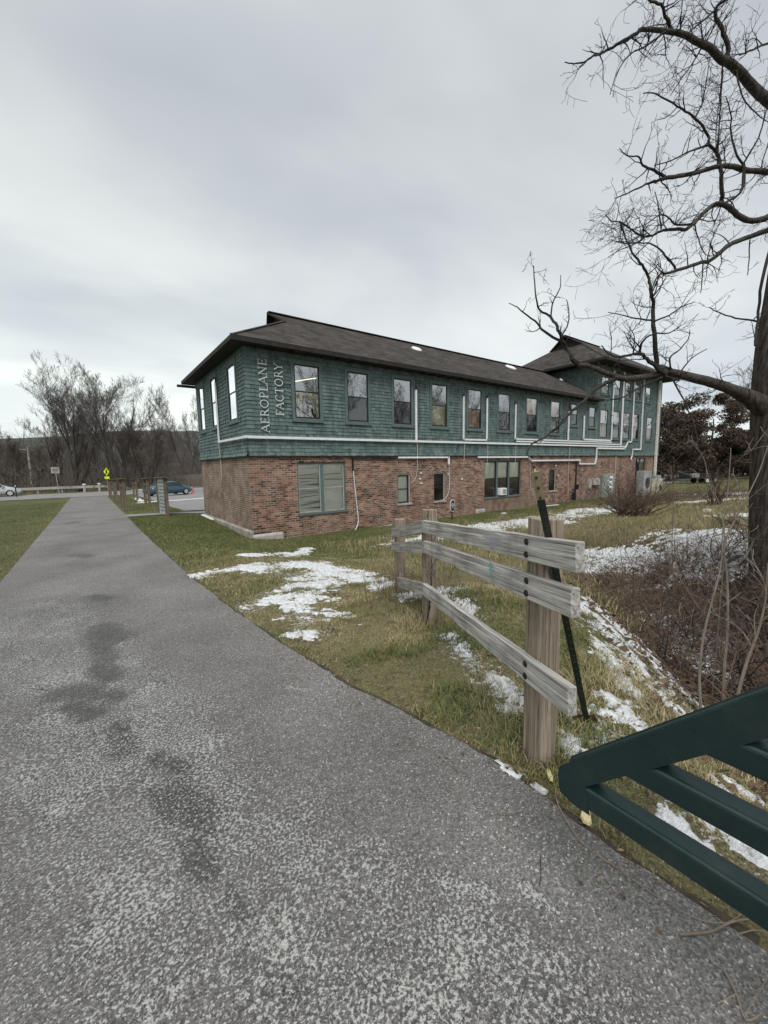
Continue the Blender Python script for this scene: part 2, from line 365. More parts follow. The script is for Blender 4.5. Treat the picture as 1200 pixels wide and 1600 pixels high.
t = m_gate.node_tree; b = t.nodes['Principled BSDF']; c = t.nodes.new('ShaderNodeTexCoord'); vo = t.nodes.new('ShaderNodeTexVoronoi'); vo.inputs['Scale'].default_value = 16; t.links.new(c.outputs['Object'], vo.inputs['Vector'])
sp_ = ramp(t, vo.outputs['Distance'], [(.045, 1.0), (.065, 0.0)]); sr_ = t.nodes.new('ShaderNodeSeparateColor'); t.links.new(vo.outputs['Color'], sr_.inputs[0]); sel = math_(t, 'GREATER_THAN', sr_.outputs[0], .72)
old = b.inputs['Base Color'].links[0].from_socket; g_c = mixc(t, math_(t, 'MULTIPLY', math_(t, 'MULTIPLY', sp_, sel), .7), old, (.35, .37, .36))
g_c = mixc(t, ramp(t, noise(t, c.outputs['Object'], 5, 7, .75), [(.5, 0.0), (.75, .35)]), g_c, (.045, .055, .05)); t.links.new(g_c, b.inputs['Base Color'])
t.links.new(ramp(t, noise(t, c.outputs['Object'], 9, 6, .7), [(.35, .22), (.7, .5)]), b.inputs['Roughness'])
m_bark, t, b, c = newmat('bark', .95, .1)
mpn = t.nodes.new('ShaderNodeMapping'); mpn.inputs['Scale'].default_value = (14, 14, 2.4); t.links.new(c.outputs['Object'], mpn.inputs[0])
bn = noise(t, mpn.outputs[0], 1.3, 6, .65)
t.links.new(ramp(t, bn, [(.35, (.022, .018, .016)), (.5, (.058, .048, .042)), (.7, (.115, .10, .09))]), b.inputs['Base Color']); bumpit(t, b, bn, 1.0, .06)
m_limb = mat('limb_bark', (.030, .025, .022), .95, (.075, .065, .058), 18, bump=.8, bscale=40)
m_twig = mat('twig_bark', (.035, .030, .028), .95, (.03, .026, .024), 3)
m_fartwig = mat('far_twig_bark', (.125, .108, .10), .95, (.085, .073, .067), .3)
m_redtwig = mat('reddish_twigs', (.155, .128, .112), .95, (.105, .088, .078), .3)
m_brush = mat('brush_stems', (.13, .088, .068), .9, (.055, .040, .033), 1.3)
m_palestem = mat('pale_dry_stems', (.26, .20, .15), .9, (.13, .095, .07), 1.7)
m_sapling = mat('sapling_bark', (.17, .148, .12), .9, (.10, .088, .072), 5)
m_oakleaf = blade_mat('oak_leaves', [(0, (.028, .021, .016)), (.5, (.066, .047, .034)), (1, (.115, .080, .052))])
m_ever = blade_mat('evergreen_needles', [(0, (.007, .011, .008)), (.6, (.016, .024, .015)), (1, (.032, .040, .025))])
m_hill = mat('wooded_hill', (.030, .038, .036), .95, (.060, .062, .056), .035, 8, lo=.4, hi=.6)

# ------------------------------------------------------------------ ground sheets
def seg_d(x, y, p, q):
    p = np.array(p[:2]); q = np.array(q[:2]); dx, dy = q-p; L = dx*dx+dy*dy+1e-9
    tt = np.clip(((x-p[0])*dx+(y-p[1])*dy)/L, 0, 1); return np.hypot(x-p[0]-tt*dx, y-p[1]-tt*dy)
def axis(lo, hi, f0, f1, step, far):
    a = np.arange(f0, f1+1e-6, step); up = [f1]; s = step
    while up[-1] < hi: s *= far; up.append(up[-1]+s)
    dn = [f0]; s = step
    while dn[-1] > lo: s *= far; dn.append(dn[-1]-s)
    return np.array(sorted(set(dn[1:]))+list(a)+up[1:])
XS = axis(-2500, 2500, -3, 12, .12, 1.09); YS = axis(-300, 3500, -1.5, 14, .12, 1.07)
X, Y = np.meshgrid(XS, YS); Z = G(X, Y)
inpath = (X < path_r(Y)-.12) & (X > path_l(Y)+.12) & (Y < 68) & (Y > -28)
inlot = (X > 3.7) & (Y > 20.8) & (Y < 56)
inroad = (Y > 49) & (Y < 59.5)
Z = Z-.06*inpath
def dryness(x, y):
    n = np.sin(x*1.7+1)*np.sin(y*1.3)+.6*np.sin(x*3.1-y*2.2)
    d = .25+.55*sm((9.3-y)/3)*sm((x-1)/.6)+.12*n
    d = d+.45*sm((x-9)/5)*(1-sm((x-30)/10))*(1-sm((y-11)/1.5))
    d = np.where(x < -1, .12+.2*sm((x+2.2)/.9)+.1*n, d)
    return np.clip(d, 0, 1)
nx, ny = len(XS), len(YS); idx = np.arange(nx*ny).reshape(ny, nx)
quads = np.stack([idx[:-1, :-1], idx[:-1, 1:], idx[1:, 1:], idx[1:, :-1]], -1).reshape(-1, 4)
DUST = [(315, 898, 400, 888, .7), (400, 888, 605, 915, 1.0), (520, 895, 400, 945, .9), (470, 955, 490, 990, .6), (460, 865, 620, 875, .8), (700, 992, 800, 1100, .5), (920, 960, 1050, 1090, .6), (905, 872, 1165, 852, 2.6), (630, 845, 860, 812, 2.6), (800, 818, 960, 792, 2.2), (900, 1120, 1180, 1330, .5), (640, 925, 740, 960, .7)]
dust = np.zeros(X.shape); dl = -.6*(X-5.2)+.8*(Y-.3)
for (u0, v0, u1, v1, w_) in DUST: dust = np.maximum(dust, np.clip(1-seg_d(X, Y, at(u0, v0), at(u1, v1))/w_, 0, 1))
o = np_mesh('ground', np.stack([X, Y, Z], -1).reshape(-1, 3), quads, m_ground, {'dry': dryness(X, Y).ravel(), 'dust': dust.ravel(), 'litter': (sm((1.35-dl)/.6)*sm((dl+2.4)/.9)*sm((X-2)/1.2)*(1-sm((X-11)/3))*sm((Y+4)/2)).ravel()}, smooth=True); tag(o, kind='structure')
# path
ys = np.concatenate([np.arange(-12, 0, .3), np.arange(0, 9, .035), np.arange(9, 20, .15), np.arange(20, 50, .5)])
us = np.linspace(0, 1, 96)
PX = path_l(ys)[:, None]*(1-us)+path_r(ys)[:, None]*us
edge_n = np.array([mnoise.noise(Vector((yy*2.2, 3, 0)))*.035+mnoise.noise(Vector((yy*9, 7, 0)))*.014 for yy in ys])
PX = PX+edge_n[:, None]*(us > .99)
PY = np.repeat(ys[:, None], 96, 1); PZ = G(PX, PY)+.008
NG = rng.random((256, 256))
def vn(x, y, s):
    x = np.asarray(x)*s+100; y = np.asarray(y)*s+100; xi = np.floor(x).astype(int); yi = np.floor(y).astype(int); fx = sm(x-xi); fy = sm(y-yi)
    g = lambda a, b_: NG[a % 256, b_ % 256]
    return (g(xi, yi)*(1-fx)+g(xi+1, yi)*fx)*(1-fy)+(g(xi, yi+1)*(1-fx)+g(xi+1, yi+1)*fx)*fy
def fbm(x, y, s): return (vn(x, y, s)+.5*vn(x, y, s*2.1)+.25*vn(x, y, s*4.3)+.13*vn(x, y, s*9))/1.88
def blobs(x, y, lst, k=.5, s=3.0):
    out = np.zeros_like(x)
    for (u0, v0, u1, v1, w) in lst:
        d = seg_d(x, y, at(u0, v0), at(u1, v1)); out = np.maximum(out, np.clip(1.15-d/w, 0, 1))
    return np.clip((out-(k*fbm(x, y, s)+.55*(fbm(x, y, s*5)-.3)))*2.0*(out > 0), 0, 1)
wet = .95*blobs(PX, PY, [(158, 982, 175, 1000, .34), (158, 1010, 168, 1030, .22), (150, 1045, 175, 1060, .20), (108, 1082, 185, 1090, .24), (120, 1105, 150, 1115, .19), (185, 1140, 195, 1180, .15), (150, 932, 165, 936, .25),
                      (275, 1235, 320, 1290, .17), (245, 1185, 290, 1205, .11), (300, 1320, 325, 1370, .10), (240, 1240, 265, 1290, .07), (420, 1540, 470, 1560, .04), (360, 1400, 380, 1440, .05), (120, 868, 140, 870, .3), (108, 818, 120, 816, .35)], .62, 4.0)
frd = seg_d(PX, PY, (-.75, 6.5), (.25, 1.6)); frd2 = seg_d(PX, PY, (.25, 1.8), (.9, .2))
frost = sm(1.2-np.minimum(frd/.85, frd2/.55))*1.15
frost = np.clip(frost*(.55+.9*fbm(PX, PY, 1.4)), 0, 1)*(.55+.7*fbm(PX, PY, 5))
frost = np.maximum(frost, blobs(PX, PY, [(820, 1390, 860, 1420, .07), (690, 1380, 760, 1395, .07), (450, 1075, 480, 1080, .05)], .4, 8)*1.2)
frost = np.maximum(frost, -.05+.18*fbm(PX, PY, .8))
frost = np.where(PY > 9, frost*.6+.08, frost); frost = frost*(1-wet*np.where(PY > 3.0, .75, .25))
idx = np.arange(PX.size).reshape(PX.shape)
quads = np.stack([idx[:-1, :-1], idx[:-1, 1:], idx[1:, 1:], idx[1:, :-1]], -1).reshape(-1, 4)
o = np_mesh('path', np.stack([PX, PY, PZ], -1).reshape(-1, 3), quads, m_path, {'wet': wet.ravel(), 'frost': frost.ravel()}, smooth=True); tag(o, kind='structure')
# dark crumbled soil edge of the path, lot, side walk, road
m_soil = mat('dark_soil', (.035, .028, .022), .95, (.07, .055, .042), 20, bump=.5)
def strip(name, pts_l, pts_r, m, dz, kind='structure'):
    mb = MB()
    for i in range(len(pts_l)-1):
        q = []
        for p in (pts_l[i], pts_r[i], pts_r[i+1], pts_l[i+1]): q.append((p[0], p[1], gz1(p[0], p[1])+dz))
        mb.quad(*q)
    o = mb.build(name, m); tag(o, kind=kind); return o
ysf = np.arange(.2, 20, .1)
strip('path_verge', [(float(path_r(y))-.05, y) for y in ysf], [(float(path_r(y))+.02+.012*math.sin(y*7)+.02*vn(y, 0, 4), y) for y in ysf], m_soil, .004)
def sheet(name, x0, x1, y0, y1, n, m, dz):
    xs = np.linspace(x0, x1, n); ys2 = np.linspace(y0, y1, n); A, B = np.meshgrid(xs, ys2); C = G(A, B)+dz
    ii = np.arange(n*n).reshape(n, n); q = np.stack([ii[:-1, :-1], ii[:-1, 1:], ii[1:, 1:], ii[1:, :-1]], -1).reshape(-1, 4)
    o = np_mesh(name, np.stack([A, B, C], -1).reshape(-1, 3), q, m, smooth=True); tag(o, kind='structure'); return o
sheet('parking_lot', 3.7, 60, 22.2, 49.4, 60, m_road, .03)
sheet('side_walk', 1.15, 5.2, 20.4, 21.6, 16, m_road, .022)
sheet('road', -160, 160, 49.3, 59, 60, m_road, .038)

# ------------------------------------------------------------------ snow
def snow_area(name, segs, step, thr=.5, s=3.0, thick=.035, noise_k=.75, label=None):
    P = np.array([[*at(a, b_)[:2], *at(c_, d_)[:2], w] for a, b_, c_, d_, w in segs])
    x0 = min(P[:, 0].min(), P[:, 2].min())-.8; x1 = max(P[:, 0].max(), P[:, 2].max())+.8; y0 = min(P[:, 1].min(), P[:, 3].min())-.8; y1 = max(P[:, 1].max(), P[:, 3].max())+.8
    A, B = np.meshgrid(np.arange(x0, x1, step), np.arange(y0, y1, step)); out = np.full(A.shape, -1.0)
    for r in P: out = np.maximum(out, 1-seg_d(A, B, r[:2], r[2:4])/r[4])
    h = out*.8+(fbm(A, B, s)-.5)*noise_k*1.8+(fbm(A*.75-B*.5, B*1.6+A, s*4+2)-.5)*noise_k*2.3-thr+.05
    h = np.where(out < -.5, -1, h)
    zz = np.clip(h*.07, -.05, thick*.7)+G(A, B)+.004
    keep = h > -.12
    cell = keep[:-1, :-1] | keep[1:, :-1] | keep[:-1, 1:] | keep[1:, 1:]
    cx_ = (A[:-1, :-1]+A[1:, 1:])/2; cy_ = (B[:-1, :-1]+B[1:, 1:])/2
    cell &= ~((cx_ < path_r(cy_)-.02))
    ii = np.arange(A.size).reshape(A.shape); q = np.stack([ii[:-1, :-1], ii[:-1, 1:], ii[1:, 1:], ii[1:, :-1]], -1)[cell]
    used, inv = np.unique(q.ravel(), return_inverse=True)
    V = np.stack([A, B, zz], -1).reshape(-1, 3)[used]
    o = np_mesh(name, V, inv.reshape(-1, 4), m_snow, smooth=True); tag(o, kind='stuff'); tag(o, label, 'snow'); return (A, B, h, x0, y0, step)
SN = []
SN.append(snow_area('snow_patch', [(315, 898, 400, 888, .32), (400, 888, 490, 882, .55), (490, 882, 560, 905, .7), (560, 905, 605, 915, .55), (520, 895, 480, 935, .6), (480, 925, 400, 945, .33),
    (470, 955, 520, 960, .33), (460, 990, 485, 990, .16), (385, 868, 450, 865, .25), (450, 870, 480, 858, .3)], .03, .52, 3.2, label='snow lying on the brown grass beside the path left of the fence'))
SN.append(snow_area('snow_patch', [(700, 992, 730, 1025, .13), (715, 1005, 722, 1015, .1), (775, 1060, 800, 1085, .22), (790, 1105, 800, 1110, .1), (772, 1192, 800, 1212, .08), (832, 1228, 850, 1238, .03),
    (900, 1180, 880, 1150, .08), (985, 1100, 1000, 1130, .10), (925, 1110, 960, 1120, .1), (720, 940, 730, 960, .2)], .02, .56, 6, .02, label='small snow scraps in the grass under the board fence'))
SN.append(snow_area('snow_patch', [(915, 950, 1000, 1040, .45), (955, 965, 1045, 1065, .45), (930, 1000, 990, 1080, .2), (1010, 960, 1110, 1010, .45), (1060, 1010, 1110, 1050, .4), (1010, 1065, 1060, 1110, .3), (960, 1095, 1000, 1140, .12),
    (1090, 1195, 1150, 1250, .10), (1040, 1270, 1075, 1300, .09), (1120, 1290, 1180, 1340, .1), (1150, 1230, 1199, 1260, .09)], .03, .52, 5, .03, label='streaks of snow down the bank of the ditch'))
SN.append(snow_area('snow_patch', [(905, 872, 1000, 864, 1.2), (1000, 866, 1165, 852, 1.6), (920, 890, 1010, 880, .7), (1060, 840, 1150, 830, .6), (630, 845, 760, 832, .9), (700, 832, 860, 812, 1.3), (640, 930, 690, 925, .5), (760, 850, 830, 840, .6)], .05, .50, 2.0, .03, label='long bands of snow on the lawn behind the fence'))
SN.append(snow_area('snow_patch', [(800, 818, 950, 797, 1.1), (870, 806, 960, 790, .9), (1070, 785, 1170, 778, 1.0), (1000, 780, 1110, 775, .7), (1060, 775, 1100, 772, .9), (1130, 806, 1165, 803, .5), (1130, 772, 1165, 770, 1.0)], .1, .46, 1.2, .03, label='distant snow strip along the worn track by the building'))
SN.append(snow_area('snow_patch', [(212, 778, 222, 783, .3), (205, 770, 232, 769, .4), (208, 765, 228, 764.5, .4), (75, 767, 130, 765, .6), (110, 764, 155, 768, .5), (0, 777.5, 60, 775, .35), (70, 771, 100, 768, .5)], .12, .30, .8, .06, .35, label='white snow line along the parking lot and road edge'))

SN.append(snow_area('snow_patch', [(222, 785.5, 330, 778.0, .42)], .08, .10, .8, .06, .2, label='continuous white line of snow across the parking lot before the blue car'))

# ------------------------------------------------------------------ grass blades
def snow_at(x, y):
    m = np.zeros(len(x))
    for (A, B, h, x0, y0, st) in SN:
        i = np.round((y-y0)/st).astype(int); j = np.round((x-x0)/st).astype(int)
        ok = (i >= 0) & (j >= 0) & (i < A.shape[0]) & (j < A.shape[1])
        m[ok] = np.maximum(m[ok], h[i[ok], j[ok]] > .02)
    return m
def blades(name, n, x0, x1, y0, y1, hfun, w, shfun, keepf, label, lean=.6):
    x = rng.uniform(x0, x1, n); y = rng.uniform(y0, y1, n)
    k = keepf(x, y); x, y = x[k], y[k]
    s_ = snow_at(x, y); k = (s_ < .5) | (rng.random(len(x)) < .32); x, y = x[k], y[k]; n = len(x)
    z = G(x, y)-.008; h = hfun(x, y)*rng.uniform(.45, 1.25, n); a = rng.uniform(0, 2*np.pi, n); ln = rng.uniform(.1, 1, n)*lean*h
    la = a+rng.normal(0, .6, n)+np.pi/2
    wx, wy = np.cos(a)*w*rng.uniform(.6, 1.3, n)/2, np.sin(a)*w/2; lx, ly = np.cos(la)*ln, np.sin(la)*ln
    V = np.stack([np.stack([x-wx, y-wy, z], -1), np.stack([x+wx, y+wy, z], -1), np.stack([x+wx*.7+lx*.35, y+wy*.7+ly*.35, z+h*.6], -1),
                  np.stack([x-wx*.7+lx*.35, y-wy*.7+ly*.35, z+h*.6], -1), np.stack([x+lx, y+ly, z+h], -1)], 1).reshape(-1, 3)
    b_ = np.arange(n)*5; f1 = np.stack([b_, b_+1, b_+2], -1); f2 = np.stack([b_, b_+2, b_+3], -1); f3 = np.stack([b_+3, b_+2, b_+4], -1)
    sh = np.clip(shfun(x, y)+rng.normal(0, .20, n), 0, 1)
    o = np_mesh(name, V, np.concatenate([f1, f2, f3]), m_blade, {'shade': np.repeat(sh, 5)}); tag(o, label, 'grass', kind='stuff')
off = lambda x, y: (x > path_r(y)+.01)
def tuft(x, y): return sm((fbm(x, y, 2.2)-.52)*6)
nearw = lambda x, y: .022+.045*tuft(x, y)+.12*sm(1-np.hypot(x-2.9, y-3.2)/.55)+.11*sm(1-np.hypot(x-3.3, y-4.2)/.5)+.08*sm(1-np.hypot(x-2.0, y-1.2)/.6)+.02*sm((x-1.7-.35*y)/.8)*(y < 4)
shn = lambda x, y: np.clip(.60+.04*sm((x-3)/3)-1.5*(fbm(x, y, 1.6)-.43), 0, 1)
blades('verge_grass', 95000, 1.2, 4.6, .3, 5.2, nearw, .0055, shn, lambda x, y: off(x, y) & (rng.random(len(x)) < .35+.9*fbm(x, y, 1.3)) & ((-.6*(x-5.2)+.8*(y-.3)) > .8+rng.normal(0, .25, len(x))), 'short mixed green and straw grass between the path and the board fence', 1.6)
blades('verge_grass', 75000, 1.15, 8, 5.0, 9.2, lambda x, y: .028+.03*tuft(x, y), .009, lambda x, y: .58-.5*(fbm(x, y, 1.1)-.45)-.25*sm((y-7.5)/2), off, 'worn brown and green grass around the snow patch', 1.3)
blades('lawn_grass', 60000, 1.15, 26, 9.0, 13.0, lambda x, y: .05+0*x, .016, lambda x, y: .24+.25*sm((10.2-y)/1.5)-.35*(fbm(x, y, .8)-.45), off, 'green lawn along the foot of the brick wall', .7)
blades('lawn_grass', 14000, 1.15, 4.1, 13.0, 20.3, lambda x, y: .05+0*x, .016, lambda x, y: .18-.3*(fbm(x, y, .8)-.45), off, 'green lawn at the end wall of the building', .7)
blades('lawn_grass', 60000, -13, -1.25, 8.6, 40, lambda x, y: .045+0*x, .018, lambda x, y: .17+.25*sm((x+2.3)/1)-.35*(fbm(x, y, .5)-.45), lambda x, y: x < path_l(y)-.02, 'mown green lawn on the left of the path', .7)
blades('lawn_grass', 9000, 1.3, 3.6, 21.7, 48, lambda x, y: .05+0*x, .02, lambda x, y: .25-.3*(fbm(x, y, .8)-.45), off, 'green strip between the path and the parking lot', .7)
blades('rough_grass', 60000, 5.5, 30, 2.2, 11, lambda x, y: .09+.12*tuft(x*.5, y*.5), .014, lambda x, y: .66-.5*(fbm(x, y, .5)-.45), lambda x, y: (y > 2.2+(x-5.5)*.10) & (rng.random(len(x)) < .7), 'rough tawny grass on the rise behind the ditch', .8)
blades('rough_grass', 26000, 30, 75, 2, 30, lambda x, y: .07+0*x, .05, lambda x, y: .36-.4*(fbm(x, y, .2)-.45), lambda x, y: (x > 39) | (y < 12.5), 'far mown lawn beyond the building', .8)
blades('edge_grass', 5200, 1.1, 1.8, .3, 9, lambda x, y: .028+0*x, .006, lambda x, y: .62+0*x, lambda x, y: (x > path_r(y)-.035) & (x < path_r(y)+.04), 'straw and grass blades leaning over the asphalt edge', 2.2)
# dead leaves
nb = 420; yb_ = rng.uniform(.4, 8, nb); xb_ = path_r(yb_)-np.abs(rng.normal(0, .14, nb))-.01; zb2 = G(xb_, yb_)+.013; ab = rng.uniform(0, 6.3, nb); sb_ = rng.uniform(.002, .009, nb)
Vb = np.stack([np.stack([xb_+sb_*(c0*np.cos(ab)-c1*np.sin(ab)), yb_+sb_*(c0*np.sin(ab)+c1*np.cos(ab)), zb2+sb_*.3*(i % 2)], -1) for i, (c0, c1) in enumerate([(1.5, 0), (.2, .7), (-1.3, 0), (.1, -.7)])], 1).reshape(-1, 3)
o = np_mesh('leaf_crumbs', Vb, np.arange(nb*4).reshape(-1, 4), m_leaf, {'shade': np.repeat(rng.random(nb), 4)}); tag(o, 'crumbs of leaf and grit along the asphalt edge', 'debris', kind='stuff')
n = 5200
x = rng.uniform(1.3, 5.2, n); y = rng.uniform(.3, 6.5, n); k = (x > path_r(y)-.02+.05*rng.random(n)) & ((rng.random(n) < .35) | (x < path_r(y)+.22) | (x-1.6 > .8*y))
x, y = x[k], y[k]; n = len(x); z = G(x, y)+.012+.02*rng.random(n); a = rng.uniform(0, 6.3, n); s = rng.uniform(.004, .014, n); ti = rng.normal(0, .35, (n, 4))
cs = [(1.5, 0), (.2, .7), (-1.3, 0), (.1, -.7)]
V = np.stack([np.stack([x+s*(c0*np.cos(a)-c1*np.sin(a)), y+s*(c0*np.sin(a)+c1*np.cos(a)), z+s*ti[:, i]], -1) for i, (c0, c1) in enumerate(cs)], 1).reshape(-1, 3)
n2 = 9000; xd = rng.uniform(2.8, 11, n2); dd_ = rng.normal(-.2, 1.1, n2); yd = .3+(dd_+.6*(xd-5.2))/.8; k = (yd > -1.5) & (yd < 5) & (dd_ < 1.9); xd, yd = xd[k], yd[k]; n2 = len(xd); zd = G(xd, yd)+.02+.04*rng.random(n2); a = rng.uniform(0, 6.3, n2); s = rng.uniform(.014, .038, n2); ti = rng.normal(0, .5, (n2, 4))
V2 = np.stack([np.stack([xd+s*(c0*np.cos(a)-c1*np.sin(a)), yd+s*(c0*np.sin(a)+c1*np.cos(a)), zd+s*ti[:, i]], -1) for i, (c0, c1) in enumerate(cs)], 1).reshape(-1, 3)
o = np_mesh('fallen_leaves', V2, np.arange(n2*4).reshape(-1, 4), m_leaf, {'shade': np.repeat(rng.random(n2)*.7, 4)}); tag(o, 'dark wet leaf litter covering the ditch bottom', 'leaves', kind='stuff')
o = np_mesh('fallen_leaves', V, np.arange(n*4).reshape(-1, 4), m_leaf, {'shade': np.repeat(rng.random(n), 4)}); tag(o, 'small brown dead leaves scattered along the path edge and fence', 'leaves', kind='stuff')

# ------------------------------------------------------------------ the building
XC, YC, XW, XE, YB = 4.23, 13.08, 26.9, 37.4, 19.92
ZB = 2.0
bld = empty('factory_building', (XC, YC, -.7), 0, 'long two-storey brick and teal-shingled building with dark hipped roof and white pipes', 'building')
BX, BY, BZ = XC, YC, -.7     # children are built in world metres, shifted to the building's base
def bpart(mb, name, m, parent=None, **kw):
    if mb.v: mb.v = [(p[0]-BX, p[1]-BY, p[2]-BZ) for p in mb.v]
    return mb.build(name, m, parent or bld, **kw)
def FP(face):
    if face == 'F': return lambda a, z, o: (a, YC-o, z)
    if face == 'E': return lambda a, z, o: (XC-o, a, z)
    if face == 'W': return lambda a, z, o: (XW-o, a, z)
    if face == 'B': return lambda a, z, o: (a, YB+o, z)
    if face == 'R': return lambda a, z, o: (XE+o, a, z)
def fbox(mb, fp, a0, a1, z0, z1, o0, o1):
    p = fp(a0, z0, o0); q = fp(a1, z1, o1); mb.box(p[0], q[0], p[1], q[1], p[2], q[2])
def wall_grid(mb, fp, a0, a1, z0, z1, holes, depth=.12, out=0.0):
    As = sorted({a0, a1, *[h[0] for h in holes], *[h[1] for h in holes]}); Zs = sorted({z0, z1, *[h[2] for h in holes], *[h[3] for h in holes]})
    for i in range(len(As)-1):
        for j in range(len(Zs)-1):
            ca, cz = (As[i]+As[i+1])/2, (Zs[j]+Zs[j+1])/2
            if any(h[0] < ca < h[1] and h[2] < cz < h[3] for h in holes): continue
            mb.quad(fp(As[i], Zs[j], out), fp(As[i+1], Zs[j], out), fp(As[i+1], Zs[j+1], out), fp(As[i], Zs[j+1], out))
    for h in holes:
        for (p, q) in (((h[0], h[2]), (h[0], h[3])), ((h[0], h[3]), (h[1], h[3])), ((h[1], h[3]), (h[1], h[2])), ((h[1], h[2]), (h[0], h[2]))):
            mb.quad(fp(p[0], p[1], out), fp(q[0], q[1], out), fp(q[0], q[1], out-depth), fp(p[0], p[1], out-depth))
uvF = lambda V: np.stack([V[:, 0]+V[:, 1]*1.0, V[:, 2]], -1)
W2F = [(5.89,6.84),(8.0,8.93),(10.18,11.11),(12.28,13.22),(14.61,15.55),(16.86,17.81),(19.24,20.22),(21.6,22.52)]
WIN_F = [(a, b_, 3.27, 5.08) for a, b_ in W2F]+[(23.77,24.5,3.84,5.08),(25.96,26.72,3.81,5.05)]+[(27.45,28.45,3.17,5.0),(29.23,30.2,3.17,5.0),(30.8,31.85,3.17,5.0),(32.4,33.37,3.17,5.0),(34.83,35.8,3.17,4.9)]
WIN_T = [(27.46,28.4,6.03,7.1),(29.2,30.1,6.03,7.1),(30.85,31.75,6.03,7.1),(32.42,33.4,6.03,7.1),(34.3,35.2,6.03,7.1)]
WIN_E = [(13.96,14.84,3.24,5.08),(16.42,17.24,3.24,5.08),(18.5,19.3,3.24,5.08)]
WIN_B = [(5.88,7.85,-.06,1.75),(10.34,11.06,-.02,1.22),(12.43,13.14,-.05,1.22),(15.9,18.95,-.12,1.74),(21.66,22.42,-.07,1.2),(33.3,35.15,-.25,1.8)]
# brick storey
mb = MB(); wall_grid(mb, FP('F'), XC, XE, -2.2, ZB, WIN_B); bpart(mb, 'brick_wall', m_brick, uvf=uvF)
mb = MB(); wall_grid(mb, FP('E'), YC, YB, -2.2, ZB, []); bpart(mb, 'brick_wall', m_brick2, uvf=uvF)
mb = MB(); wall_grid(mb, FP('B'), XC, XE, -2.2, ZB, []); wall_grid(mb, FP('R'), YC, YB, -2.2, ZB, []); bpart(mb, 'brick_wall', m_brick, uvf=uvF)
# sheathing behind the shingles
mb = MB(); HF = [(h[0]-.02, h[1]+.02, h[2]-.02, h[3]+.02) for h in WIN_F]
wall_grid(mb, FP('F'), XC, XE, ZB, 5.5, HF, out=.012)
wall_grid(mb, FP('F'), XW, XE, 5.5, 7.95, [(h[0]-.02, h[1]+.02, h[2]-.02, h[3]+.02) for h in WIN_T], out=.012)
wall_grid(mb, FP('E'), YC, YB, ZB, 5.5, [(h[0]-.02, h[1]+.02, h[2]-.02, h[3]+.02) for h in WIN_E], out=.012)
wall_grid(mb, FP('W'), YC, YB, 5.5, 7.95, [], out=.012); wall_grid(mb, FP('B'), XC, XE, ZB, 5.5, [], out=.03); wall_grid(mb, FP('B'), XW, XE, 5.5, 7.95, [], out=.03); wall_grid(mb, FP('R'), YC, YB, ZB, 7.95, [], out=.03)
bpart(mb, 'sheathing', m_tealdark)
# shingles, one wedge each
def shingles(face, a0, a1, z0, z1, holes, course=.126, flare=True):
    fp = FP(face); mb = MB(); at_ = []; z = z0; row = 0
    while z < z1-.02:
        zt = min(z+course, z1); fl = .0
        if flare and row == 0: fl = .055
        elif flare and row == 1: fl = .02
        ivs = [(a0-.0, a1)]
        for h in holes:
            if h[2] < zt-.01 and h[3] > z+.01:
                n_ = []
                for (p, q) in ivs:
                    if h[1] <= p or h[0] >= q: n_.append((p, q)); continue
                    if h[0] > p: n_.append((p, h[0]))
                    if h[1] < q: n_.append((h[1], q))
                ivs = n_
        for (p, q) in ivs:
            a = p
            while a < q-1e-4:
                w = random.uniform(.09, .27); b_ = min(a+w, q)
                if q-b_ < .05: b_ = q
                j = random.uniform(-.010, .008); ob = .036+fl+random.uniform(-.004, .006); ot = .015+fl*.35; g = .0035
                zb_ = z+j
                k = len(mb.v)
                mb.v += [fp(a+g, zb_, ob), fp(b_-g, zb_, ob), fp(b_-g, zt+.006, ot), fp(a+g, zt+.006, ot), fp(a+g, zb_, .013), fp(b_-g, zb_, .013)]
                mb.f += [(k, k+1, k+2, k+3), (k+4, k+5, k+1, k)]
                at_ += [max(0, min(1, random.gauss(.18, .22)))]*6
                a = b_
        z += course; row += 1
    mb.at = at_; bpart(mb, 'shingle_wall', m_teal)
tr = .11
ho = lambda L: [(h[0]-tr, h[1]+tr, h[2]-.1, h[3]+tr) for h in L]
shingles('F', XC-.03, XE+.03, ZB-.02, 5.42, ho(WIN_F)); shingles('F', XW, XE+.03, 5.42, 7.86, ho(WIN_T), flare=False)
shingles('E', YC-.03, YB, ZB-.02, 5.42, ho(WIN_E)); shingles('W', YC-.03, YB, 5.42, 7.86, [], flare=False)
mb = MB(); fbox(mb, FP('F'), XC-.1, XE+.1, ZB-.065, ZB-.02, -.02, .085); fbox(mb, FP('E'), YC-.0848, YB, ZB-.065, ZB-.02, -.02, .085); bpart(mb, 'belt_trim', m_dark)
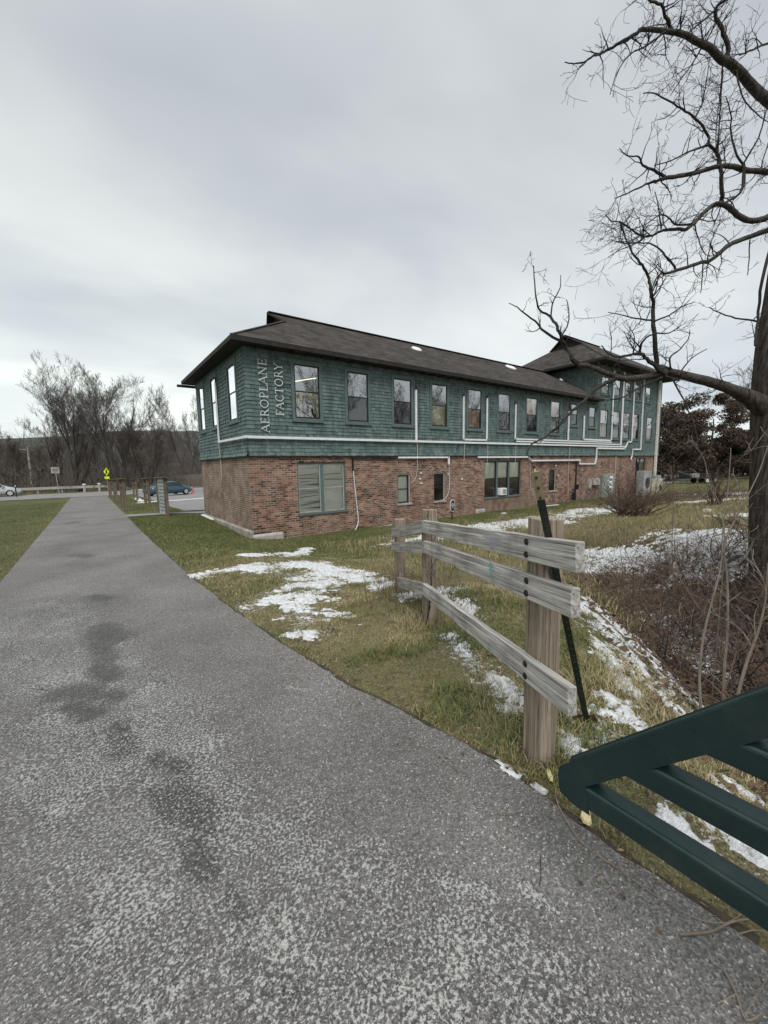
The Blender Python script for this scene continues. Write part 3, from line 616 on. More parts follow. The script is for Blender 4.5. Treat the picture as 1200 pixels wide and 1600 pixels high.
# windows
def window(face, a0, a1, z0, z1, inner, lites=1, second=True, extras=None, split=.5, lo_screen=True, frame=m_sash, inner_lo=None):
    fp = FP(face); o0 = .03 if second else -.075
    wn = MB(); 
    if second:
        t_ = tr; fbox(wn, fp, a0-t_, a0, z0-.1, z1+.09, .005, .052); fbox(wn, fp, a1, a1+t_, z0-.1, z1+.09, .005, .052); fbox(wn, fp, a0-t_-.02, a1+t_+.02, z1+.0895, z1+.15, .005, .062); fbox(wn, fp, a0, a1, z1, z1+.089, .005, .05)
        fbox(wn, fp, a0-t_-.02, a1+t_+.02, z0-.135, z0-.1, .005, .085); fbox(wn, fp, a0, a1, z0-.0995, z0, .005, .05)
    else:
        fbox(wn, fp, a0-.04, a1+.04, z0-.08, z0-.001, -.1, .05)
        fbox(wn, fp, a0, a0+.05, z0, z1, -.11, -.05); fbox(wn, fp, a1-.05, a1, z0, z1, -.11, -.05); fbox(wn, fp, a0+.05, a1-.05, z1-.06, z1, -.11, -.05)
    r = bpart(wn, 'window', m_tealtrim if second or lites > 1 else m_conc)
    x0 = a0 if second else a0+.05; x1 = a1 if second else a1-.05; zt = z1 if second else z1-.06
    wd = (x1-x0)/lites
    for i in range(lites):
        l, rr_ = x0+i*wd, x0+(i+1)*wd
        if i > 0:
            mu = MB(); fbox(mu, fp, l-.055, l+.055, z0, zt, o0-.03, o0+.035); bpart(mu, 'mullion', m_tealtrim, r)
        l2 = l+(.056 if i > 0 else 0); r2 = rr_-(.056 if i < lites-1 else 0); zm = z0+(zt-z0)*split; s_ = .045
        sa = MB()
        fbox(sa, fp, l2, l2+s_, z0, zt, o0-.03, o0); fbox(sa, fp, r2-s_, r2, z0, zt, o0-.03, o0)
        fbox(sa, fp, l2+s_, r2-s_, z0, z0+.05, o0-.03, o0); fbox(sa, fp, l2+s_, r2-s_, zt-.05, zt, o0-.03, o0); fbox(sa, fp, l2+s_, r2-s_, zm-.02, zm+.02, o0-.028, o0-.002)
        bpart(sa, 'sash', frame, r)
        g_ = MB(); g_.quad(fp(l2+s_, zm+.02, o0-.012), fp(r2-s_, zm+.02, o0-.012), fp(r2-s_, zt-.05, o0-.012), fp(l2+s_, zt-.05, o0-.012)); bpart(g_, 'pane', m_glass if second else m_glass_clear, r)
        g_ = MB(); g_.quad(fp(l2+s_, z0+.05, o0-.018), fp(r2-s_, z0+.05, o0-.018), fp(r2-s_, zm-.02, o0-.018), fp(l2+s_, zm-.02, o0-.018)); bpart(g_, 'pane', m_glass_lo if lo_screen else (m_glass if second else m_glass_clear), r)
    # room or blind behind
    bk = MB(); dd = -.13 if second else -.145
    if inner_lo is not None:
        zm2 = z0+(zt-z0)*split
        fbox(bk, fp, a0-.3, a1+.3, zm2, z1+.3, dd-.02, dd); bpart(bk, 'blind', inner, r)
        bk = MB(); fbox(bk, fp, a0-.3, a1+.3, z0-.3, zm2-.002, dd-.02, dd); bpart(bk, 'blind', inner_lo, r)
    else:
        fbox(bk, fp, a0-.3, a1+.3, z0-.3, z1+.3, dd-.02, dd); bpart(bk, 'blind', inner, r)
    return r
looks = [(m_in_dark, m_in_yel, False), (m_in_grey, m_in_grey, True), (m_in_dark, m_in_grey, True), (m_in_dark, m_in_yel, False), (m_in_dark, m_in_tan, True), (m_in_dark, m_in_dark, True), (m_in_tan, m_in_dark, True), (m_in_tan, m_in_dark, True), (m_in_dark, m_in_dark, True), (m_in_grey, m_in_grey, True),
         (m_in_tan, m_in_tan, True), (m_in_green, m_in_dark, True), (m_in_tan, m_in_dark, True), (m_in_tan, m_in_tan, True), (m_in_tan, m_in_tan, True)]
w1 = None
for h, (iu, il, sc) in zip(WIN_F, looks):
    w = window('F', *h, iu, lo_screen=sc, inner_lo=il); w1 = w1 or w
mb = MB(); mb.bar((5.9, YC+.085, 4.5), (6.8, YC+.10, 4.72), .022); bpart(mb, 'lamp_tube', m_lamp, w1)
mb = MB()
for k in range(3): fbox(mb, FP('F'), 5.95+k*.3, 6.15+k*.3, 3.3, 3.6+.25*(k % 2)+.2, -.125, -.09)
for k in range(3): fbox(mb, FP('F'), 6.3+k*.17, 6.42+k*.17, 3.8, 3.98, -.128, -.115)
bpart(mb, 'cupboard', m_in_dark, w1)
for h in WIN_T: window('F', *h, m_in_dark)
for h in WIN_E: window('E', *h, m_in_grey, lo_screen=False)
B1 = window('F', *WIN_B[0], m_in_green, 2, False, lo_screen=False, frame=m_palesash)
mb = MB(); sl_ = MB()
for lx0, lx1 in ((5.95, 6.78), (6.95, 7.79)):
    for k in range(34):
        zz = .02+k*.05; ti = random.uniform(-.006, .006)+(random.choice([-.03, .03, 0, 0, 0, 0]) if lx0 < 6 else 0)
        sl_.bar((lx0, YC+.130, zz), (lx1, YC+.130, zz+ti), .010, .046)
for zz, x0_, x1_, tl in ((1.28, 5.96, 6.7, .05), (1.18, 5.96, 6.75, -.02), (1.05, 5.96, 6.4, .02), (.62, 5.96, 6.78, .03), (.70, 6.0, 6.7, .0), (.50, 5.97, 6.7, .05), (.22, 6.0, 6.7, .06), (1.3, 6.98, 7.7, .02), (1.12, 7.0, 7.75, -.02)):
    mb.bar((x0_, YC+.112, zz), (x1_, YC+.112, zz+tl), .012, .016)
bpart(sl_, 'blind_slat', m_in_green, B1); bpart(mb, 'blind_gap', m_sash, B1)
window('F', *WIN_B[1], m_in_green, 1, False, lo_screen=False)
window('F', *WIN_B[2], m_in_dark, 1, False, lo_screen=True, inner_lo=m_in_dark)
B4 = window('F', *WIN_B[3], m_in_green, 3, False, lo_screen=True, inner_lo=m_in_grey, split=.52)
mb = MB(); fbox(mb, FP('F'), 17.02, 17.55, -.06, .3, -.12, .13); bpart(mb, 'window_air_conditioner', m_white, B4, bevel=.01)
mb = MB(); fbox(mb, FP('F'), 17.2, 17.5, .0, .24, .131, .134); bpart(mb, 'grille', m_grey, B4)
window('F', *WIN_B[4], m_in_dark, 1, False, lo_screen=True)
window('F', *WIN_B[5], m_in_dark, 2, False, lo_screen=True)
# rendered panel under the triple window, worn patches, foundation blocks
mb = MB(); fbox(mb, FP('F'), 15.7, 19.6, -1.2, -.2, -.01, .012); bpart(mb, 'render_panel', mat('brown_render', (.13, .075, .055), .9, (.26, .20, .16), 2.2, bump=.3))
mb = MB()
for a0_, a1_, zt_, o_ in ((XC-.05, 5.25, -.62, .16), (15.2, 15.9, -.66, .1)):
    mb = MB(); fbox(mb, FP('F'), a0_, a1_, -1.6, zt_, -.02, o_); bpart(mb, 'foundation_block', m_conc, bevel=.07)
mb = MB(); fbox(mb, FP('E'), YC-.05, YB, -1.6, -.50, -.02, .13); bpart(mb, 'foundation_block', m_dirtyconc, bevel=.03)
# roofs
def roof(x0, x1, y0, y1, ze, slope, gx, gbx, hip_right, rid=None):
    ym = (y0+y1)/2; zr = ze+slope*(ym-y0); run = gbx-x0; zb = ze+slope*run; yb0, yb1 = y0+run, y1-run
    P = MB(); A = []
    def add(pts, ud, org):
        P.poly(pts)
    def uvs(V): 
        return V
    xr = x1-(ym-y0) if hip_right else x1
    front = [(x0, y0, ze), (x1, y0, ze), (xr, ym, zr), (gx, ym, zr), (gbx, yb0, zb)]
    back = [(x1, y1, ze), (x0, y1, ze), (gbx, yb1, zb), (gx, ym, zr), (xr, ym, zr)]
    lft = [(x0, y1, ze), (x0, y0, ze), (gbx, yb0, zb), (gbx, yb1, zb)]
    k = math.sqrt(1+slope*slope)
    def mk(pts, uvfn, lst):
        m_ = MB(); m_.poly(pts); return bpart(m_, 'roof', m_roof, uvf=uvfn)
    mk(front, lambda V: np.stack([V[:, 0], V[:, 1]*k], -1), 0); mk(back, lambda V: np.stack([V[:, 0], V[:, 1]*k], -1), 0); mk(lft, lambda V: np.stack([V[:, 1], V[:, 0]*k], -1), 0)
    if hip_right: mk([(x1, y0, ze), (x1, y1, ze), (xr, ym, zr)], lambda V: np.stack([V[:, 1], V[:, 0]*k], -1), 0)
    g = MB(); gi = gbx+.02; g.poly([(gi, yb0+.02, zb), (gi, yb1-.02, zb), (gi, ym, zr-.06)]); bpart(g, 'gable_vent', m_dark)
    g = MB(); g.bar((gx-.01, ym, zr-.03), (gbx-.02, yb0-.02, zb-.015), .05, .07); g.bar((gx-.01, ym, zr-.03), (gbx-.02, yb1+.02, zb-.015), .05, .07); bpart(g, 'verge_board', m_dark)
    # soffit, fascia, rafter tails
    s = MB(); s.quad((x0+.02, y0+.02, ze-.14), (x1-.0, y0+.02, ze-.14), (x1-.0, y1-.02, ze-.14), (x0+.02, y1-.02, ze-.14)); bpart(s, 'soffit', m_dark)
    f_ = MB(); f_.box(x0-.01, x1+.01, y0-.012, y0+.015, ze-.15, ze-.012); f_.box(x0-.012, x0+.015, y0+.016, y1-.016, ze-.15, ze-.012); f_.box(x0-.01, x1+.01, y1-.015, y1+.012, ze-.15, ze-.012); bpart(f_, 'fascia', m_dark)
    cap = MB(); cap.bar((gx, ym, zr+.012), (xr, ym, zr+.012), .26, .03); cap.bar((x0+.08, y0+.08, ze+.04), (gbx, yb0, zb+.012), .2, .02); bpart(cap, 'ridge_cap', m_roof, uvf=lambda V: np.stack([V[:, 0], V[:, 1]], -1))
    return zr
roof(3.73, 26.95, 12.58, 20.42, 5.55, .592, 6.42, 6.72, False)
roof(26.0, 38.3, 12.18, 20.82, 7.97, .64, 28.69, 29.05, True)
mb = MB(); mb.bar((3.55, 20.48, 5.34), (8, 20.48, 5.34), .12, .1); bpart(mb, 'gutter', m_dark)
mb = MB()
for k in range(40):
    x = 4.6+k*.58
    if x < 26.5: mb.bar((x, 12.62, 5.40), (x, 13.05, 5.40), .05, .04)
for k in range(18): mb.bar((27+k*.6, 12.22, 7.82), (27+k*.6, 13.05, 7.82), .05, .04)
bpart(mb, 'rafter_tail', m_dark)
# roof vents
def roofpt(u, v):
    w = ray(u, v); t_ = (5.55-CAM_H-.592*12.58)/(w[2]-.592*w[1]); return ORG+w*t_
for (u, v_, s_) in ((651, 546, .24), (798, 574.5, .34), (877, 594, .12)):
    p = roofpt(u, v_); mb = MB(); n_ = 10
    ring = lambda r_, h_: [(p[0]+r_*math.cos(k*2*math.pi/n_)*1.25, p[1]+r_*math.sin(k*2*math.pi/n_)*.8, p[2]+h_+.592*.8*r_*math.sin(k*2*math.pi/n_)) for k in range(n_)]
    b0 = ring(s_, -.05); b1 = ring(s_, .05); b2 = ring(s_*.7, .09); k0 = len(mb.v); mb.v += b0+b1+b2
    for rr_ in (0, n_):
        for k in range(n_): mb.f.append((k0+rr_+k, k0+rr_+(k+1) % n_, k0+rr_+n_+(k+1) % n_, k0+rr_+n_+k))
    mb.f.append(tuple(range(k0+2*n_, k0+3*n_))); bpart(mb, 'roof_vent', m_white)
# white conduits
def conduit(face, pts, w=.075, name='conduit', m=m_white, out=.1, d=.05):
    fp = FP(face); mb = MB()
    for i in range(len(pts)-1):
        p, q = pts[i], pts[i+1]; p3 = np.array(fp(p[0], p[1], out)); q3 = np.array(fp(q[0], q[1], out)); dd = (q3-p3)/np.linalg.norm(q3-p3)*w*.5
        mb.bar(p3-dd, q3+dd, w if abs(p[0]-q[0]) < .02 else d, d if abs(p[0]-q[0]) < .02 else w) if face != 'E' else mb.bar(p3-dd, q3+dd, d, w)
    return bpart(mb, name, m)
conduit('F', [(4.13, 2.575), (31.05, 2.60)], .085)
conduit('E', [(YC-.1, 2.575), (16.27, 2.60)], .075); conduit('E', [(16.25, 2.66), (16.25, 4.78)], .06)
conduit('F', [(11.32, 2.68), (11.32, 4.66)], .09); conduit('F', [(14.24, 4.65), (14.24, 2.72), (15.9, 2.73)], .075); conduit('F', [(15.91, 4.70), (15.91, 2.72)], .08)
conduit('F', [(18.2, 4.6), (18.2, 2.84), (29.0, 2.87)], .07); conduit('F', [(18.33, 2.72), (30.45, 2.745)], .075); conduit('F', [(23.43, 4.55), (23.43, 2.9)], .1)
conduit('F', [(25.25, 4.4), (25.25, 2.985), (28.98, 2.99), (28.98, 7.6)], .10); conduit('F', [(30.46, 2.7), (30.46, 7.6)], .17)
conduit('F', [(27.05, 2.455), (31.1, 2.46), (31.62, 2.96), (32.18, 2.97), (32.18, 7.6)], .10); conduit('F', [(33.75, 7.6), (33.8, 2.44), (32.42, 2.43), (32.42, 2.0), (32.2, 1.7)], .09)
conduit('F', [(27.0, 2.44), (27.0, 1.9), (26.9, 1.5)], .1); conduit('F', [(10.37, 1.90), (13.24, 1.90)], .07); conduit('F', [(13.27, 1.88), (13.27, 1.62)], .09)
conduit('F', [(15.3, 1.90), (19.4, 1.90), (19.63, 1.70), (24.87, 1.70), (24.9, 1.46), (26.88, 1.44)], .075)
conduit('F', [(20.2, 1.60), (24.8, 1.60)], .04, m=m_black); conduit('F', [(24.6, 1.60), (24.6, -.8)], .06, 'downpipe', m_black, .06)
conduit('F', [(36.62, 7.7), (36.62, -.6)], .17, 'downpipe', m_dirtywhite, .14, .14); conduit('F', [(29.9, 1.9), (29.9, -.4)], .07, m=m_conc, out=.05)
conduit('F', [(8.15, 1.86), (10.3, 1.86)], .03, 'cable', m_black, .03); conduit('F', [(8.14, 1.9), (8.14, 1.45)], .05, m=m_black, out=.06)
def cable(face, pts, r=.012, m=m_cable):
    fp = FP(face); P = [np.array(fp(a, z, o)) for a, z, o in pts]; Q = []
    for i in range(len(P)-1):
        p0 = P[max(i-1, 0)]; p1 = P[i]; p2 = P[i+1]; p3 = P[min(i+2, len(P)-1)]
        for t_ in (0, .25, .5, .75): Q.append(.5*((2*p1)+(-p0+p2)*t_+(2*p0-5*p1+4*p2-p3)*t_*t_+(-p0+3*p1-3*p2+p3)*t_**3))
    Q.append(P[-1]); mb = MB(); mb.tube(Q, r, 5); bpart(mb, 'cable', m)
cable('F', [(8.16, 1.4, .06), (8.2, .9, .05), (8.26, .2, .06), (8.3, -.5, .1), (8.15, -.78, .2), (8.0, -.86, .35), (8.6, -.84, .4), (9.8, -.83, .3)], .016, m_white)
cable('F', [(11.36, 2.5, .12), (11.38, 2.0, .1), (11.40, 1.4, .05), (11.3, 1.0, .04), (11.08, .82, .03)])
cable('F', [(14.3, 2.5, .12), (14.3, 1.9, .1), (14.32, 1.5, .04), (14.5, 1.25, .03), (14.55, 1.1, .03)])
cable('F', [(13.3, 1.6, .08), (13.36, .9, .05), (13.33, .4, .06), (13.1, .02, .05), (12.7, -.06, .06)], .018)
cable('F', [(15.97, 2.5, .12), (15.97, 1.6, .1), (15.95, .8, .05)], .009); cable('F', [(18.25, 2.5, .12), (18.25, 1.7, .1), (18.2, 1.3, .02)], .01); cable('F', [(23.6, 2.5, .14), (23.6, .9, .1), (23.65, -.6, .1)], .012)
cable('F', [(19.6, 1.6, .08), (19.7, .8, .05), (19.8, 0., .05), (20.1, -.3, .04)], .013); cable('F', [(22.2, 1.6, .05), (22.1, 1.4, .05), (21.9, 1.35, .05), (21.8, 1.2, .04)], .014, m_black)
cable('E', [(16.3, 2.5, .1), (16.32, 1.8, .06), (16.45, 1.1, .05), (16.8, .85, .05), (17.2, .7, .04)], .013)
cable('E', [(16.25, 4.8, .1), (16.15, 4.95, .12), (16.35, 5.0, .14), (16.9, 4.97, .12)], .02, m_black)
for (x_, z_) in ((11.32, 4.72), (14.24, 4.72), (15.91, 4.77), (23.43, 4.62), (18.2, 4.66)): cable('F', [(x_-.03, z_-.1, .09), (x_-.04, z_+.06, .1), (x_+.03, z_+.1, .1), (x_+.04, z_-.05, .06)], .015, m_black)
# electric meters and boxes
mb = MB(); fbox(mb, FP('F'), 27.75, 29.55, -.85, .72, .0, .22); mt = bpart(mb, 'meter_cabinet', m_greygreen, bevel=.01)
mb = MB()
for k in range(4): mb.cyl(FP('F')(28.85, .45-k*.33, .2), FP('F')(28.85, .45-k*.33, .36), .11, n=14)
for k in range(3): fbox(mb, FP('F'), 28.4, 29.3, .26-k*.33, .29-k*.33, .2, .235)
bpart(mb, 'meter', m_white, mt)
mb = MB(); fbox(mb, FP('F'), 26.6, 27.45, .05, .5, .0, .2); fbox(mb, FP('F'), 26.2, 26.5, -.15, .45, .0, .12); bpart(mb, 'junction_box', m_conc)
mb = MB(); mb.cyl(FP('F')(24.0, -.75, .3), FP('F')(24.0, -.35, .3), .12); mb.cyl(FP('F')(24.05, -.35, .3), FP('F')(24.05, .1, .3), .04); mb.cyl(FP('F')(23.7, -.1, .3), FP('F')(24.4, -.1, .3), .03); mb.cyl(FP('F')(24.3, -.1, .3), FP('F')(24.3, .2, .3), .11); bpart(mb, 'gas_meter', m_black)
mb = MB()
for (a_, z_) in ((11.6, 1.2), (11.55, .95), (11.62, .75), (14.2, .85), (22.6, .75), (22.3, 1.35), (13.3, 1.1)): fbox(mb, FP('F'), a_, a_+.09, z_, z_+.07, -.01, .03)
bpart(mb, 'plaster_patch', m_white)
# ------- lettering AEROPLANE / FACTORY, reading upwards
def arc(cx_, cy_, rx, ry, a0, a1, n=14): return [(cx_+rx*math.cos(math.radians(a0+(a1-a0)*k/n)), cy_+ry*math.sin(math.radians(a0+(a1-a0)*k/n))) for k in range(n+1)]
TK, TN = .115, .05
def sf(x, y, w=.15): return ([(x-w, y), (x+w, y)], .035)
GL = {
 'A': (.72, [([(.02, .02), (.36, 1)], TN), ([(.34, 1), (.70, .02)], TK), ([(.14, .36), (.58, .36)], TN), sf(.03, .02, .12), sf(.69, .02, .14)]),
 'E': (.58, [([(.14, 0), (.14, 1)], TK), ([(.14, .98), (.52, .98)], TN), ([(.14, .5), (.44, .5)], TN), ([(.14, .02), (.55, .02)], TN), ([(.52, .98), (.52, .83)], TN), ([(.44, .58), (.44, .42)], .035), ([(.55, .02), (.57, .19)], TN), sf(.12, .02, .1), sf(.12, .98, .1)]),
 'R': (.68, [([(.14, 0), (.14, 1)], TK), ([(.14, .98)]+arc(.3, .74, .2, .24, 90, -90)+[(.14, .5)], .07), ([(.34, .5), (.66, .02)], TK), sf(.14, .02), sf(.1, .98, .08), sf(.66, .02, .1)]),
 'P': (.56, [([(.14, 0), (.14, 1)], TK), ([(.14, .98)]+arc(.3, .73, .2, .25, 90, -90)+[(.14, .48)], .07), sf(.14, .02), sf(.1, .98, .08)]),
 'O': (.82, [(arc(.41, .5, .34, .48, 0, 360, 28), .085)]),
 'L': (.56, [([(.14, 0), (.14, 1)], TK), ([(.14, .02), (.53, .02)], TN), ([(.53, .02), (.56, .2)], TN), sf(.14, .98), sf(.12, .02, .1)]),
 'N': (.78, [([(.12, 0), (.12, 1)], TN), ([(.12, .98), (.66, .04)], TK), ([(.66, 0), (.66, 1)], TN), sf(.12, .02, .12), sf(.66, .98, .12), sf(.08, .98, .08)]),
 'F': (.54, [([(.14, 0), (.14, 1)], TK), ([(.14, .98), (.52, .98)], TN), ([(.14, .5), (.42, .5)], TN), ([(.52, .98), (.52, .82)], TN), ([(.42, .58), (.42, .42)], .035), sf(.14, .02), sf(.12, .98, .1)]),
 'C': (.72, [(arc(.42, .5, .35, .48, 48, 312, 22), .08), ([(.65, .86), (.65, .7)], .04), ([(.65, .14), (.66, .26)], .035)]),
 'T': (.66, [([(.33, 0), (.33, 1)], TK), ([(.03, .98), (.63, .98)], TN), ([(.03, .98), (.03, .83)], TN), ([(.63, .98), (.63, .83)], TN), sf(.33, .02)]),
 'Y': (.70, [([(.33, 0), (.33, .48)], TK), ([(.04, .98), (.34, .46)], TK), ([(.62, .98), (.34, .46)], TN), sf(.33, .02), sf(.05, .98, .12), sf(.62, .98, .1)]),
}
def word(txt, xbase, z0, z1, hgt):
    tot = sum(GL[ch][0] for ch in txt)+.10*(len(txt)-1); k = (z1-z0)/(tot); z = z0
    for ch in txt:
        mb = MB(); wdt, st = GL[ch]
        for li, (pl, tkk) in enumerate(st):
            for i in range(len(pl)-1):
                p, q = pl[i], pl[i+1]; e = .02+.0006*li+.0002*i
                P = np.array((xbase-p[1]*hgt, YC-.075, z+p[0]*k)); Q = np.array((xbase-q[1]*hgt, YC-.075, z+q[0]*k))
                d_ = (Q-P)/np.linalg.norm(Q-P)*.004; mb.bar(P-d_, Q+d_, e, tkk*hgt*.95, up=tuple(np.cross(d_/.004, (0, 1, 0))))
        bpart(mb, 'letter', m_letter); z += (wdt+.10)*k
word('AEROPLANE', 4.93, 2.74, 5.06, .275)
word('FACTORY', 5.46, 3.31, 5.0, .275)

# things standing at the wall
def condenser(x, y, w, d, h, m, label, rz=0):
    z = gz1(x, y); r = empty('air_conditioner', (x, y, z), rz, label, 'air conditioner', 'outdoor cooling units at the far end of the building')
    MB().box(-w/2, w/2, -d/2, d/2, .12, h).build('casing', m, r, bevel=.015)
    g = MB()
    for k in range(9): g.box(-w/2+.05, w/2-.05, -d/2-.012, -d/2-.002, .2+k*(h-.35)/9, .2+k*(h-.35)/9+.02)
    g.build('grille', m_grey if m is not m_grey else m_white, r); f_ = MB(); f_.cyl((0, -d/2-.015, h*.55), (0, -d/2-.03, h*.55), min(w, h)*.3, n=20); f_.build('fan', m_black, r)
    MB().box(-w/2+.05, -w/2+.15, -d/2, d/2, 0, .12).box(w/2-.15, w/2-.05, -d/2, d/2, 0, .12).build('foot', m_conc, r); return r
condenser(32.6, 12.2, 1.3, .5, 1.9, m_grey, 'tall grey cooling unit nearest the electric meters')
condenser(34.3, 12.1, 1.1, .45, 1.6, m_grey, 'middle grey cooling unit in front of the end window')
_p = at(1025, 779); condenser(_p[0], _p[1], .6, .4, 1.25, m_beige, 'beige cooling unit by the white downpipe at the building corner')
# oval sign on a stake
p = at(707, 812); r = empty('oval_sign', p, .1, 'small black oval sign with white rim on a stake by the brick wall', 'sign')
q = on_y(707, 790, p[1]); zc_ = q[2]-p[2]
def oval(rx, rz, y, n=28): return [(rx*math.cos(2*math.pi*k/n), y, zc_+rz*math.sin(2*math.pi*k/n)) for k in range(n)]
def disc(rx, rz, y0, y1):
    mb = MB(); n = 28; a = oval(rx, rz, y0); c_ = oval(rx, rz, y1); mb.v = a+c_; mb.f = [tuple(range(n)), tuple(range(2*n-1, n-1, -1))]+[(k, n+k, n+(k+1) % n, (k+1) % n) for k in range(n)]; return mb
disc(.17, .27, -.01, .01).build('rim', m_white, r); disc(.145, .245, -.016, -.0105).build('face', m_black, r)
mb = MB()
for zz, w_ in ((.10, .09), (.045, .12), (.015, .12), (-.03, .11), (-.10, .08)): mb.box(-w_, w_, -.019, -.0165, zc_+zz-.009, zc_+zz+.009)
mb.build('lettering', m_letter, r); MB().box(-.025, .025, .011, .04, -.2, zc_+.1).build('stake', m_black, r)

# ------------------------------------------------------------------ board fence
def post_thing(p, top, label, w=.14, ang=0, m=m_post, name='fence_post'):
    r = empty(name, p, ang, label, 'fence post', 'square timber posts of the board fence'); h = top-p[2]
    mb = MB(); mb.box(-w/2, w/2, -w/2, w/2, -.3, h); o = mb.build('post', m, r, bevel=.006); return r
PN, PM, PF = at(842, 1190), at(674, 975), at(628, 942)
PN = np.array((1.87, 1.14, gz1(1.87, 1.14))); PM = np.array((2.84, 3.06, gz1(2.84, 3.06)))
PF = np.array((3.34, 4.19, gz1(3.34, 4.19)))
fence = empty('board_fence', PN, 0, 'weathered grey board fence of three rails bolted to square timber posts', 'fence')
def fl(mb): mb.v = [(a-PN[0], b_-PN[1], c_-PN[2]) for a, b_, c_ in mb.v]; return mb
d1 = (PM-PN)[:2]; d1 /= np.linalg.norm(d1); n1 = np.array((-d1[1], d1[0])); a1 = math.atan2(d1[1], d1[0])
d2 = (PF-PM)[:2]; d2 /= np.linalg.norm(d2); n2 = np.array((-d2[1], d2[0])); a2 = math.atan2(d2[1], d2[0])
for (p, top, a_) in ((PN, 1.315, a1), (PM, 1.13, a1+.12), (PF, .87, a2)):
    mb = MB(); w_ = .128; mb.box(-w_/2, w_/2, -w_/2, w_/2, 0, top-p[2]+.3)
    o = mb.build('post', m_post, fence, bevel=.006); o.location = (p[0]-PN[0], p[1]-PN[1], p[2]-.3-PN[2]); o.rotation_euler.z = a_
def hit(u, v, base, nrm):     # where the sight line meets the vertical plane of the boards
    w = ray(u, v); t_ = ((base[0])*nrm[0]+(base[1])*nrm[1])/(w[0]*nrm[0]+w[1]*nrm[1]); return ORG+w*t_
def board(L, Rr, tz, name='rail', m=None):     # L, Rr = (centre point), height .138, thickness tz
    L = np.array(L); Rr = np.array(Rr); ln = np.linalg.norm(Rr-L); mb = MB(); hgt = .128; nseg = 14
    for i in range(nseg+1):
        x = ln*i/nseg; j = .0012*math.sin(i*2.1+ln*7)
        for (yy, zz) in ((-tz/2, -hgt/2), (tz/2, -hgt/2), (tz/2, hgt/2), (-tz/2, hgt/2)): mb.v.append((x, yy+j, zz+j*1.5))
    for i in range(nseg):
        for k in range(4): mb.f.append((i*4+k, i*4+(k+1) % 4, i*4+4+(k+1) % 4, i*4+4+k))
    mb.f += [(3, 2, 1, 0), tuple(nseg*4+k for k in range(4))]
    o = mb.build(name, m or m_rail, fence, bevel=.004); dv = Rr-L
    o.location = tuple(L-PN); yaw = math.atan2(dv[1], dv[0]); pit = -math.asin(dv[2]/ln); o.rotation_euler = (0, pit, yaw); return o
base1 = PN[:2]+n1*(.07+.045)
mids = []
for (uR, vt, vb), (uL, lt, lb), (uB, bt, bb) in (((902, 849, 893), (661, 813, 833), (823, 837, 875.6)), ((895, 916, 960), (662, 844.6, 864), (823, 897, 937)), ((890, 1073, 1112), (661, 911, 931), (821, 1028, 1065))):
    A1 = (hit(uL, lt, base1, n1)+hit(uL, lb, base1, n1))/2; B0 = (hit(uB, bt, base1, n1)+hit(uB, bb, base1, n1))/2
    eR = (hit(uR, vt, base1, n1)+hit(uR, vb, base1, n1))/2
    # straight board through the mid post end and the near post
    k = np.dot((eR-A1)[:2], d1)/np.dot((B0-A1)[:2], d1); R1 = A1+(B0-A1)*(k-.006)
    off1 = np.array((n1[0], n1[1], 0))*(-.0225)
    board(A1+off1, R1+off1, .045); mids.append(A1)
    for s_ in (-1, 1):
        c0 = B0+np.array((0, 0, s_*.033)); bm = MB(); nn = np.array((n1[0], n1[1], 0)); bm.cyl(c0, c0+nn*.006, .017, n=14); bm.cyl(c0+nn*.006, c0+nn*.012, .009, n=6); fl(bm).build('bolt', m_bark, fence)
base2 = PM[:2]+n2*(.07+.045)
for (uR, vt, vb), (uL, lt, lb) in (((660, 813, 832), (611, 826, 841)), ((660, 846, 864), (611, 848, 862)), ((664, 912, 932), (620, 901, 918))):
    R1 = (hit(uR, vt, base2, n2)+hit(uR, vb, base2, n2))/2; L1 = (hit(uL, lt, base2, n2)+hit(uL, lb, base2, n2))/2
    off2 = np.array((n2[0], n2[1], 0))*(-.0225); e2 = (L1-R1)/np.linalg.norm(L1-R1)*.015; board(R1+off2+e2, L1+off2, .038, m=m_rail2)
# paint marks on the boards
def smear(u, v, w_, h_, col, vz):
    c0 = hit(u, v, base1+n1*.0015, n1); mb = MB(); D3 = np.array((d1[0], d1[1], vz)); UZ = np.array((0, 0, 1.)); nst = 15
    for k in range(nst):
        zz = -h_+2*h_*k/(nst-1); hw = w_*math.sqrt(max(.08, 1-(zz/h_)**2))*random.uniform(.55, 1.15); cx_ = random.uniform(-.25, .25)*w_; th = h_/nst*random.uniform(.35, 1.0)
        mb.quad(c0+D3*(cx_-hw)+UZ*(zz-th*.4), c0+D3*(cx_+hw)+UZ*(zz-th), c0+D3*(cx_+hw*.9)+UZ*(zz+th), c0+D3*(cx_-hw*.9)+UZ*(zz+th*.5))
    mb.v = [(a-PN[0], b_-PN[1], c_-PN[2]) for a, b_, c_ in mb.v]; mb.build('paint_mark', mat('paint_'+str(int(u)), col, .8, tuple(x*1.1+.05 for x in col), 9), fence)
smear(768, 891, .042, .05, (.05, .27, .25), 0); smear(770, 842, .15, .045, (.30, .27, .34), -.0)
